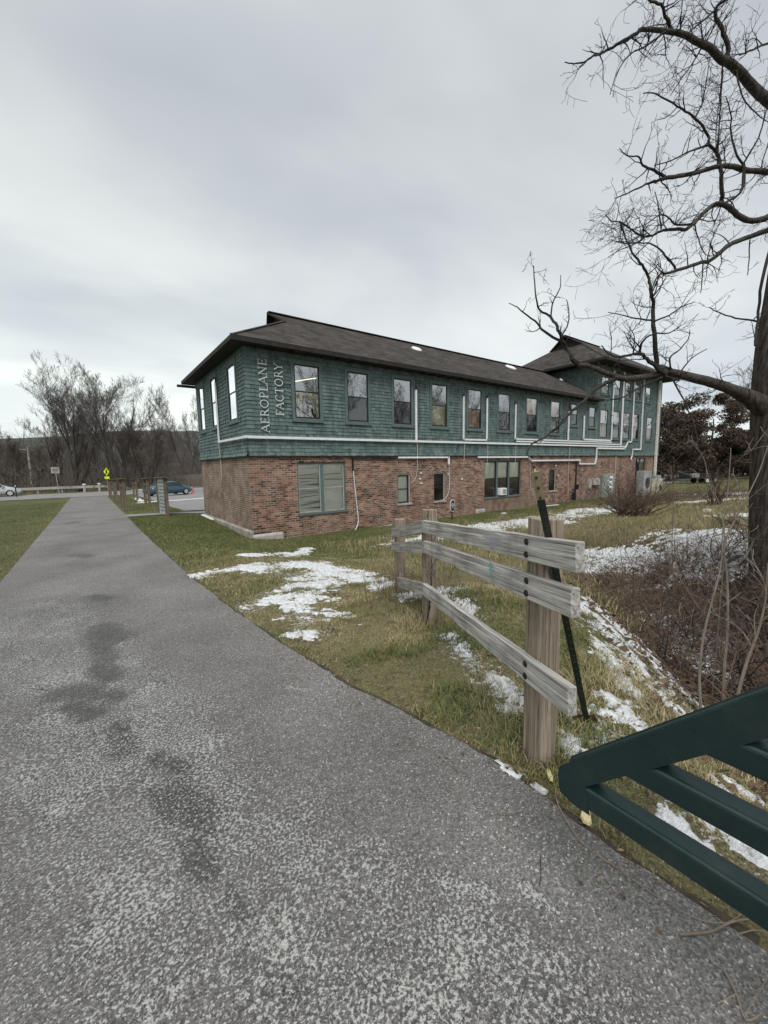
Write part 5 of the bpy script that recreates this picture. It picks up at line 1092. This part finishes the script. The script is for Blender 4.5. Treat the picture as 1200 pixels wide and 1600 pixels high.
# yellow crossing sign
def signpost(name, u, vb, vt, y_, label, cat='sign'):
    b0_ = on_y(u, 760, y_); z = gz1(b0_[0], y_); t_ = on_y(u, vt, y_)[2]; return empty(name, (b0_[0], y_, z), 0, label, cat), t_-z
m_ylw = mat('fluorescent_yellow', (.75, .88, .02), .5); ye = m_ylw.node_tree.nodes['Principled BSDF']
r, hh_ = signpost('crossing_sign', 168.5, 0, 737, 60, 'fluorescent yellow diamond crossing sign at the end of the path')
MB().box(-.04, .04, .02, .07, -.2, hh_+.5).build('post', m_grey, r)
mb = MB(); s_ = .5; mb.poly([(0, 0, hh_-s_), (s_*.6, 0, hh_), (0, 0, hh_+s_), (-s_*.6, 0, hh_)]); o = mb.build('diamond_plate', m_ylw, r); sd = o.modifiers.new('s', 'SOLIDIFY'); sd.thickness = .01
mb = MB(); mb.box(-.07, .07, -.02, -.015, hh_-.26, hh_+.12); mb.cyl((0, -.02, hh_+.22), (0, -.015, hh_+.22), .08); mb.bar((-.05, -.018, hh_-.2), (-.16, -.018, hh_-.34), .05, .006, up=(0, 1, 0)); mb.build('walking_figure', m_black, r)
MB().box(-.25, .25, -.01, .01, hh_-s_-.38, hh_-s_-.1).build('lower_plate', m_ylw, r)
# small road sign
p = at(92.5, 771); hv = on_y(90, 735, p[1])[2]-p[2]; r = empty('road_sign', p, 0, 'small grey rectangular sign on a post at the lawn corner', 'sign'); un_ = .75
MB().bar((0, 0, -.1), (-.12, 0, hv), .07).build('post', m_grey, r); mb = MB(); mb.box(-.12-.38, -.12+.36, -.05, -.03, hv-.32, hv+.36); mb.build('plate', m_greyplate if 'm_greyplate' in globals() else m_conc, r)
mb = MB(); mb.box(-.4, .16, -.056, -.051, hv+.12, hv+.2); mb.box(-.38, .14, -.056, -.051, hv-.03, hv+.03); mb.box(-.36, .1, -.056, -.051, hv-.2, hv-.14); mb.build('lettering', m_dark, r)
# guardrail
gr = empty('guardrail', (-60, 61, gz1(-60, 61)), 0, 'long pale guardrail on short posts along the far side of the road', 'guardrail')
xe = on_y(163, 758, 61)[0]; mb = MB(); mb.bar((0, 0, .62), (xe+60, 0, .62), .06, .30); mb.bar((xe+60, 0, .62), (xe+62.8, 1.2, .12), .06, .28); mb.build('rail', m_railing if 'm_railing' in globals() else mat('pale_steel', (.42, .39, .37), .6, (.34, .30, .28), 2), gr)
for k in range(36):
    if k*2.2 < xe+60: MB().box(k*2.2, k*2.2+.15, .04, .2, -.2, .6).build('post', m_grey, gr)
# bollards
for (u, v_, lab) in ((132.5, 770, 'short pale bollard left of the path end'), (156, 768.5, 'short pale bollard right of the path end')):
    p = at(u, v_); r = empty('bollard', p, 0, lab, 'bollard', 'pale bollards at the path end'); mb = MB(); mb.cyl((0, 0, -.1), (0, 0, .95), .12, n=14); mb.build('shaft', m_conc, r); mb = MB(); mb.cyl((0, 0, .951), (0, 0, 1.05), .19, .15, n=14); mb.build('cap', m_white, r)
# tilted utility pole
p = on_y(50, 760, 78); r = empty('utility_pole', (p[0], 78, gz1(p[0], 78)), 0, 'pale tilted wooden utility pole in front of the woods at left', 'utility pole')
tpz = on_y(43, 697, 78); MB().tube([(0, 0, -.3), (tpz[0]-p[0], 0, tpz[2]-gz1(p[0], 78))], [.17, .12], 8).build('pole', m_conc, r); zz = tpz[2]-gz1(p[0], 78)
MB().bar((tpz[0]-p[0]-1.0, 0, zz-.5), (tpz[0]-p[0]+1.0, 0, zz-.45), .1).build('crossarm', m_conc, r)
# picket fence
y_ = 66; xa, xb = on_y(266, 750, y_)[0], on_y(330, 750, y_)[0]; r = empty('picket_fence', (xa, y_, gz1(xa, y_)), 0, 'pale weathered stockade fence beyond the parking lot', 'fence'); mb = MB(); k = 0; x_ = 0
m_stock = mat('stockade_timber', (.26, .225, .19), .9, (.16, .135, .115), 2, vscale=(5, 1, .6))
while x_ < xb-xa:
    h_ = 1.55+random.uniform(-.08, .08)+(.25*abs(math.sin(x_*.45))); mb.box(x_, x_+.135, 0, .03, -.2, h_); x_ += .16
mb.build('board', m_stock, r); mb = MB(); mb.box(0, xb-xa, .032, .08, .4, .5); mb.box(0, xb-xa, .032, .08, 1.2, 1.3); mb.build('rail', m_stock, r)
# red marker
p = at(301, 771); r = empty('marker_cone', p, 0, 'small red and white cone beside the blue car bonnet', 'cone'); mb = MB(); mb.cyl((0, 0, .04), (0, 0, .75), .18, .04, n=12); mb.build('cone', mat('dull_red', (.45, .12, .12), .7), r); MB().box(-.22, .22, -.22, .22, 0, .04).build('base', m_black, r)
# post left of the sign by silver car
p = at(26, 777); r = empty('reflector_post', p, 0, 'thin dark post on the lawn edge in front of the silver car', 'post'); MB().box(-.05, .05, -.03, .03, -.1, 1.3).build('post', m_dark, r); MB().box(-.04, .04, -.036, -.031, 1.1, 1.22).build('reflector', m_white, r)

# ------------------------------------------------------------------ right side
def leaf_cloud(n, ctrs, size, m, name, parent, sh=(.5, .3)):
    C_ = np.array(ctrs); k = rng.integers(0, len(C_), n); d = rng.normal(size=(n, 3)); d /= np.linalg.norm(d, axis=1)[:, None]
    rad = rng.random(n)**.45; P = C_[k, :3]+d*rad[:, None]*C_[k, 3:4]*np.array((1, 1, .62))
    a = rng.normal(size=(n, 3)); a /= np.linalg.norm(a, axis=1)[:, None]; b_ = np.cross(a, rng.normal(size=(n, 3))); b_ /= np.linalg.norm(b_, axis=1)[:, None]; s = size*rng.uniform(.5, 1.4, (n, 1))
    V = np.stack([P-a*s, P+b_*s*.6, P+a*s, P-b_*s*.6], 1).reshape(-1, 3)
    shd = np.clip(rng.normal(sh[0], sh[1], n), 0, 1); return np_mesh(name, V, np.arange(n*4).reshape(-1, 4), m, {'shade': np.repeat(shd, 4)}, parent)
def oak(loc, H, Wd, label, n=16000, seed=5, m=m_oakleaf, low=.12, leaf=.16):
    r = empty('oak_tree', loc, 0, label, 'tree', 'brown-leaved and dark trees beyond the lawn'); tr_, cr = gen_tree(seed, H, stems=1, r0=.4, spread=.95, low=.08, dens=.95); 
    for p in (tr_, cr): p.v = [(a*Wd/H*1.3, b_*Wd/H*1.3, c_) for a, b_, c_ in p.v]
    tr_.build('trunk', m_farbark, r); cr.build('crown', m_farbark, r); R = random.Random(seed)
    ct = []
    for _ in range(46):
        a = R.random()*6.28; rr_ = math.sqrt(R.random())*Wd; z = H*(low+(.93-low)*R.random()); k = math.sqrt(max(0.04, 1-((z/H-.5)/.55)**2)); ct.append((math.cos(a)*rr_*k, math.sin(a)*rr_*k, z, R.uniform(.9, 1.9)))
    leaf_cloud(n, ct, leaf, m, 'foliage', r); return r
def rfar(u, dep): p = pt(u, 745, dep); return (p[0], p[1], gz1(p[0], p[1]))
oak(rfar(1105, 62), 13.5, 7.5, 'broad brown-leaved oak beyond the lawn right of the building', 26000, 5)
oak(rfar(1052, 58), 11, 4.5, 'darker brown tree close behind the right end of the building', 12000, 9)
oak(rfar(1180, 66), 12, 6, 'brown-leaved oak partly behind the big trunk', 14000, 15)
def conifer(loc, H, Wd, label, seed):
    r = empty('evergreen_tree', loc, 0, label, 'tree', 'dark evergreens beyond the lawn'); MB().tube([(0, 0, -.2), (0, 0, H*.9)], [.22, .04], 7).build('trunk', m_farbark, r); R = random.Random(seed); ct = []
    for k in range(60):
        z = H*(.10+.88*k/60); rr_ = Wd*(1-(z/H))**.8; a = R.random()*6.28; q = R.uniform(.35, 1); ct.append((math.cos(a)*rr_*q, math.sin(a)*rr_*q, z, .35+.5*rr_*.6))
    leaf_cloud(9000, ct, .17, m_ever, 'crown', r, (.45, .3)); return r
for i, (u, d_, H_, W_, lab) in enumerate(((1045, 60, 9, 3.2, 'dark evergreen next to the right corner of the building'), (1078, 72, 8, 3.6, 'dark evergreen behind the trailer front'), (1112, 74, 7, 3.8, 'low dark evergreen directly above the trailer wheels'), (1140, 70, 8, 3.4, 'dark evergreen behind the trailer tail'), (1168, 74, 8.5, 3.6, 'dark evergreen touching the big trunk outline'), (1205, 70, 9, 3.6, 'dark evergreen right of the big trunk'))):
    conifer(rfar(u, d_), H_, W_, lab, 60+i)
tree_obj('bare_tree', 77, rfar(1190, 34), 'spreading bare tree behind the big trunk with fine arching twigs', 'bare trees right of the building', 12.5, m_farbark, m_farbark, stems=1, r0=.3, spread=.8, low=.3)
# pale house behind the trees
hp = rfar(1075, 88); r = empty('white_house', hp, .5, 'pale house with snowy grey roof glimpsed behind the trailer', 'house')
MB().box(-4, 4, -3, 3, 0, 3.2).build('wall', m_conc, r); mb = MB(); mb.poly([(-4.4, -3.4, 3.1), (4.4, -3.4, 3.1), (4.4, 0, 5.4), (-4.4, 0, 5.4)]); mb.poly([(4.4, 3.4, 3.1), (-4.4, 3.4, 3.1), (-4.4, 0, 5.4), (4.4, 0, 5.4)]); mb.poly([(-4.4, -3.4, 3.1), (-4.4, 0, 5.4), (-4.4, 3.4, 3.1)]); mb.poly([(4.4, -3.4, 3.1), (4.4, 3.4, 3.1), (4.4, 0, 5.4)]); mb.build('roof', m_dirtywhite, r)
for x_ in (-2.5, 0, 2.5): MB().box(x_-.5, x_+.5, -3.03, -3.005, 1.1, 2.2).build('window', m_in_dark, r)
sheet('far_road', 60, 120, 20, 48, 10, m_road, .03)
p = rfar(1133, 80); cr2 = car('parked_car', (p[0], p[1], p[2]), .9, m_silver, 'pale car far beyond the tail of the trailer')
# trailer
p = pt(1092, 751.5, 50); rz_ = math.atan2(*(RM[:2, 0][::-1])); tz_ = gz1(p[0], p[1])
tr0 = empty('flatbed_trailer', (p[0], p[1], tz_), math.atan2(RM[1, 0], RM[0, 0]), 'black twin-axle flatbed trailer loaded with dark gear on the far lawn', 'trailer')
MB().box(-2.3, 2.9, -.95, .95, .62, .76).build('deck', m_black, tr0); mb = MB(); mb.bar((-2.3, -.6, .66), (-4.2, 0, .55), .1); mb.bar((-2.3, .6, .66), (-4.2, 0, .55), .1); mb.bar((-4.1, 0, .0), (-4.1, 0, .8), .07); mb.build('drawbar', m_black, tr0)
for x_ in (.15, 1.15):
    for s_ in (-1, 1):
        mb = MB(); mb.cyl((x_, s_*.97, .38), (x_, s_*1.17, .38), .37, n=20); w = mb.build('wheel', m_black, tr0); mb = MB(); mb.cyl((x_, s_*1.172, .38), (x_, s_*1.19, .38), .21, n=16); mb.build('rim', m_white, w)
for s_ in (-1, 1): MB().box(-.3, 1.6, s_*.96, s_*1.2, .78, .83).build('mudguard', m_black, tr0)
mb = MB()
for x_ in np.arange(-2.2, 2.9, .85):
    for s_ in (-.93, .93): mb.bar((x_, s_, .76), (x_, s_, 1.1), .05)
for s_ in (-.93, .93): mb.bar((-2.25, s_, 1.1), (2.85, s_, 1.1), .05)
mb.bar((2.87, -.9, 1.6), (2.87, .9, 1.6), .06); mb.bar((2.87, -.9, .7), (2.87, -.9, 1.6), .06); mb.bar((2.87, .9, .7), (2.87, .9, 1.6), .06); mb.build('rail', m_black, tr0)
for (x_, w_, h_, m_, lab) in ((-1.9, .7, .75, m_black, 'black tool box at the front of the trailer'), (-.8, .9, .45, m_grey, 'grey equipment case in the middle of the trailer'), (.5, 1.3, .5, m_dark, 'dark tarpaulin bundle over the trailer wheels')):
    a_ = math.atan2(RM[1, 0], RM[0, 0]); o = MB().box(-w_/2, w_/2, -.5, .5, 0, h_).box(-w_/2-.02, w_/2+.02, -.52, .52, h_*.72, h_*.82).build('cargo_box', m_, bevel=.04); o.location = (p[0]+x_*math.cos(a_), p[1]+x_*math.sin(a_), tz_+.765); o.rotation_euler.z = a_; tag(o, lab, 'box', 'boxes on the trailer')

# brush in the ditch
def yline(x_): return .3+.75*(x_-5.2)
def ditch_xy():
    while True:
        x_ = random.uniform(2.7, 11.5); off_ = random.gauss(.15, 1.0); y_ = yline(x_)*.55+.6+off_
        d = -.6*(x_-5.2)+.8*(y_-.3)
        if -2.4 < d < .95 and y_ > -1.2 and not (x_ < 4.3 and y_ > x_*.42-.1 and y_ > .6): return x_, y_
def brush(name, n, h0, h1, r, m, label, arch, segs=5, br=2, xy=ditch_xy):
    mb = MB()
    for _ in range(n):
        x_, y_ = xy(); p = np.array((x_, y_, gz1(x_, y_)-.03)); h_ = random.uniform(h0, h1); d = np.array((random.gauss(0, arch), random.gauss(0, arch), 1.)); pts = [p]; q = p.copy(); bend = rv()*arch*.5; bend[2] = -abs(bend[2])*1.4
        for k in range(segs): d = d+bend+rv()*.15; d /= np.linalg.norm(d); q = q+d*h_/segs; q[2] = max(q[2], gz1(q[0], q[1])+.01); pts.append(q.copy())
        mb.tube(pts, [r*(1-.7*k/segs) for k in range(segs+1)], 3, False)
        for _b in range(br):
            k = random.randint(1, segs-1); e = pts[k]+(pts[k+1]-pts[k])*.8+rv()*h_*.22; mb.tube([pts[k], (pts[k]+e)/2+rv()*h_*.03, e], [r*.55, r*.4, r*.2], 3, False)
    o = mb.build(name, m); tag(o, label, 'brush', kind='stuff')
brush('ditch_brush', 450, .4, 1.15, .0055, m_palestem, 'pale dry stems among the brown brush of the ditch', .8, 5, 2)
brush('ditch_brush', 1250, .3, 1.0, .005, m_brush, 'dense tangle of brown dead stems in the ditch', .8, 5, 3)
brush('woody_stems', 170, .6, 1.35, .011, m_twig, 'dark woody stems standing up out of the ditch', .32, 5, 4, xy=lambda: (lambda x_: (x_, random.uniform(-.6, .25*x_+.4)))(random.uniform(5.0, 11)))
brush('ditch_brush', 520, .6, 1.5, .006, m_brush, 'taller brown stems rising from the ditch around the big tree', .4, 5, 3, xy=lambda: (lambda a: (a[0], a[1]))((random.uniform(5.5, 13), random.uniform(-.8, 3.2))))
brush('weed_stalks', 260, .25, .6, .0025, m_brush, 'thin dry weed stalks by the fence posts', .2, 4, 3, xy=lambda: random.choice([(random.gauss(2.95, .25), random.gauss(3.3, .3)), (random.gauss(3.35, .25), random.gauss(4.1, .3)), (random.gauss(3.6, .4), random.gauss(3.6, .8))]))
brush('dry_weeds', 1900, .3, .8, .007, m_brush, 'rust brown dry weeds on the rise before the building', .35, 4, 3, xy=lambda: random.choice([(random.gauss(25, 2.6), random.gauss(9.2, .7)), (random.gauss(30, 3.5), random.gauss(8.8, 1.2)), (random.gauss(33, 3), random.gauss(6.5, 2))]))
# shrubs as things
def shrub(u, v_, h_, n, label, m=m_brush, sp=.45, r=.012):
    p = at(u, v_); rt = empty('bare_shrub', p, 0, label, 'shrub', 'bare shrubs on the lawn'); mb = MB()
    for _ in range(n):
        d = np.array((random.gauss(0, sp), random.gauss(0, sp), 1.)); q = np.array((random.gauss(0, .12), random.gauss(0, .12), -.05)); pts = [q.copy()]
        L = h_*random.uniform(.6, 1.1)
        for k in range(5):
            d = d+rv()*.22; d /= np.linalg.norm(d); q = q+d*L/5; pts.append(q.copy())
            if k > 0:
                for _b in range(2): e = q+rv()*L*.22+np.array((0, 0, L*.08)); mb.tube([q.copy(), e], [r*.4, r*.15], 3, False)
        mb.tube(pts, [r*(1-.7*k/5) for k in range(6)], 4, False)
    mb.build('stems', m, rt)
shrub(975, 806, 1.9, 55, 'large brown bare shrub in front of the electric meters', sp=.6, r=.018); shrub(1002, 806, 1.7, 40, 'brown bare shrub below the cooling units', sp=.6, r=.018); shrub(1117, 789, 1.5, 34, 'upright grey-brown shrub on the lawn before the trailer', sp=.28, r=.02)
shrub(945, 776, .9, 25, 'small dark shrub against the brick wall by the gas meter', sp=.7, r=.015); shrub(1042, 902, 1.0, 16, 'small twiggy shrub at the edge of the snow band', sp=.4, r=.007)
# saplings
def sapling(pts, dep0, dep1, r0, r1, label, tws=8, tl_=(.2, .5), m=m_sapling):
    P = [pt(u, v_, dep0+(dep1-dep0)*i/(len(pts)-1)) for i, (u, v_) in enumerate(pts)]; g = gz1(P[0][0], P[0][1])
    if P[0][2] > g: P = [np.array((P[0][0], P[0][1], g-.05))]+P
    rt = empty('sapling', (P[0][0], P[0][1], P[0][2]), 0, label, 'sapling', 'thin saplings by the ditch'); Q = [q-P[0] for q in spline(P, 4)]; n = len(Q); mb = MB(); mb.tube(Q, [r0+(r1-r0)*i/(n-1) for i in range(n)], 6); mb.build('stem', m, rt)
    for _ in range(tws):
        mb = MB(); i = random.randint(n//4, n-2); d = Q[i+1]-Q[i]; d /= np.linalg.norm(d); twig(mb, Q[i], d+rv()*.8, random.uniform(*tl_), r1*.9+.001, 1); mb.build('twig', m, rt)
sapling([(1095, 1110), (1093, 1050), (1100, 990), (1115, 930), (1127, 880), (1130, 820), (1138, 760), (1142, 700)], 3.6, 4.2, .014, .003, 'thin grey sapling rising nearest the gate, straightest of the three')
sapling([(1130, 1100), (1132, 1040), (1137, 980), (1136, 900), (1132, 850), (1155, 800), (1185, 740), (1205, 680)], 3.9, 4.4, .016, .004, 'pale sapling bending right across the big trunk')
sapling([(1150, 1100), (1165, 1040), (1185, 985), (1195, 940), (1200, 880)], 3.7, 3.9, .018, .006, 'stouter leaning sapling at the right edge of the ditch')
sapling([(1132, 850), (1120, 800), (1108, 750), (1100, 715)], 4.3, 4.6, .006, .002, 'pale thin sapling leaning left over the lawn', 6)
sapling([(1127, 1100), (1150, 1000), (1100, 960), (1060, 900), (1040, 870)], 3.5, 3.9, .008, .003, 'arching brown stem crossing low over the ditch', 8, m=m_brush)
sapling([(1052, 930), (1050, 850), (1052, 780), (1050, 740)], 6.0, 6.2, .009, .003, 'upright brown sapling before the snow band', 8, m=m_brush)

# ------------------------------------------------------------------ small things on the ground
def lying(name, pts, r, m, label, cat, subs=()):
    P = [at(u, v_) for u, v_ in pts]; 
    for p in P: p[2] = gz1(p[0], p[1])+.012+r
    Q = spline(P, 4); n = len(Q); mb = MB(); mb.tube(Q, [r*(1-.45*i/(n-1)) for i in range(n)], 6)
    for sb in subs:
        P2 = [at(u, v_) for u, v_ in sb]
        for p in P2: p[2] = gz1(p[0], p[1])+.014+r
        mb.tube(P2, [r*.5]*len(P2), 4)
    c0 = P[0].copy(); mb.v = [(a-c0[0], b_-c0[1], c_-c0[2]) for a, b_, c_ in mb.v]; o = mb.build(name, m); o.location = tuple(c0); tag(o, label, cat)
m_vine = mat('dry_vine', (.26, .21, .165), .9, (.17, .13, .10), 12)
lying('fallen_vine', [(868, 1238), (872, 1262), (900, 1310), (925, 1335), (960, 1358), (1000, 1388), (1040, 1415), (1075, 1435), (1100, 1445), (1130, 1448), (1150, 1440), (1158, 1432)], .0028, m_vine, 'long thin dry vine curving across the asphalt below the gate', 'vine')
lying('fallen_branch', [(1062, 1466), (1110, 1462), (1140, 1448), (1170, 1442), (1210, 1443)], .0042, m_vine, 'forked brown twig with a broken pale end under the gate', 'twig', [[(1140, 1470), (1175, 1460), (1205, 1462)]])
lying('fallen_branch', [(844, 1345), (845, 1368), (843, 1390)], .002, m_twig, 'tiny dark twig standing out on the grey asphalt', 'twig')
lying('fallen_branch', [(50, 1078), (68, 1080), (80, 1083)], .0022, m_twig, 'thin dark twig on the frosty asphalt at left', 'twig')
lying('fallen_branch', [(1130, 1520), (1150, 1560), (1165, 1600), (1190, 1590)], .0035, m_vine, 'brown twigs at the lower right corner of the path', 'twig', [[(1150, 1560), (1120, 1575)], [(1165, 1590), (1195, 1540)]])
lying('dry_stalk', [(1030, 1230), (1050, 1190), (1040, 1160)], .003, m_vine, 'dry stalk lying in the grass behind the gate', 'stalk')
m_fresh = mat('fresh_split_wood', (.62, .52, .30), .85, (.45, .36, .20), 25)
for (u, v_, l_, w_, a_, lab) in ((858, 1216, .045, .014, .75, 'small yellow splinter of split wood beside the near fence post'), (915, 1281, .050, .024, .5, 'larger pale wood chip on the path edge under the gate nose')):
    p = at(u, v_); mb = MB(); a0_ = [(-l_, -w_*.6), (-l_*.6, -w_), (l_*.7, -w_*.8), (l_, -w_*.1), (l_*.6, w_*.7), (-l_*.3, w_), (-l_*.9, w_*.5)]; n = len(a0_)
    mb.v = [(x_, y_, 0) for x_, y_ in a0_]+[(x_*.9, y_*.85, .013) for x_, y_ in a0_]; mb.f = [tuple(range(n))[::-1], tuple(range(n, 2*n))]+[(k, (k+1) % n, n+(k+1) % n, n+k) for k in range(n)]
    o = mb.build('wood_chip', m_fresh); o.location = (p[0], p[1], gz1(p[0], p[1])+.016); o.rotation_euler = (.05, .08, a_); tag(o, lab, 'wood chip')
# fallen white trim boards by the wall
for (u0, v0, u1, v1, w_, lab) in ((485, 830, 520, 826.5, .14, 'white board lying on the grass below the large brick window'), (316, 806, 334, 814, .12, 'white board lying along the foot of the end wall'), (358, 824, 375, 830, .07, 'thin white strip on the grass at the end wall'), (852, 792, 872, 790, .12, 'white strip on the grass below the small brick window')):
    a_ = at(u0, v0); b_ = at(u1, v1); mb = MB(); mb.bar((0, 0, 0), b_-a_, w_, .035); o = mb.build('fallen_board', m_white); o.location = (a_[0], a_[1], a_[2]+.05); tag(o, lab, 'board')
def lump(u, v_, s_, label, name, m, seed=1):
    p = at(u, v_); n = 9; R = random.Random(seed); mb = MB(); rings = 5
    for j in range(rings):
        ph = j/(rings-1)*math.pi/2
        for k in range(n): rr_ = s_*math.cos(ph)*R.uniform(.8, 1.15)+.001; mb.v.append((rr_*math.cos(k*6.283/n)*1.5, rr_*math.sin(k*6.283/n), s_*.6*math.sin(ph)*R.uniform(.85, 1.1)))
    for j in range(rings-1):
        for k in range(n): mb.f.append((j*n+k, j*n+(k+1) % n, (j+1)*n+(k+1) % n, (j+1)*n+k))
    o = mb.build(name, m, smooth=True); o.location = tuple(p); tag(o, label, 'stone')
lump(533, 827, .12, 'white rumpled scrap beside the white board by the brick wall', 'white_scrap', m_dirtywhite, 3)
lump(787, 803, .13, 'pale stone at the wall left of the triple window', 'stone', m_conc, 5); lump(526, 929, .05, 'small dark stone on the bare patch beside the snow', 'stone', m_soil, 7); lump(1105, 800, .22, 'pale round stone on the lawn before the trailer', 'stone', m_conc, 8)
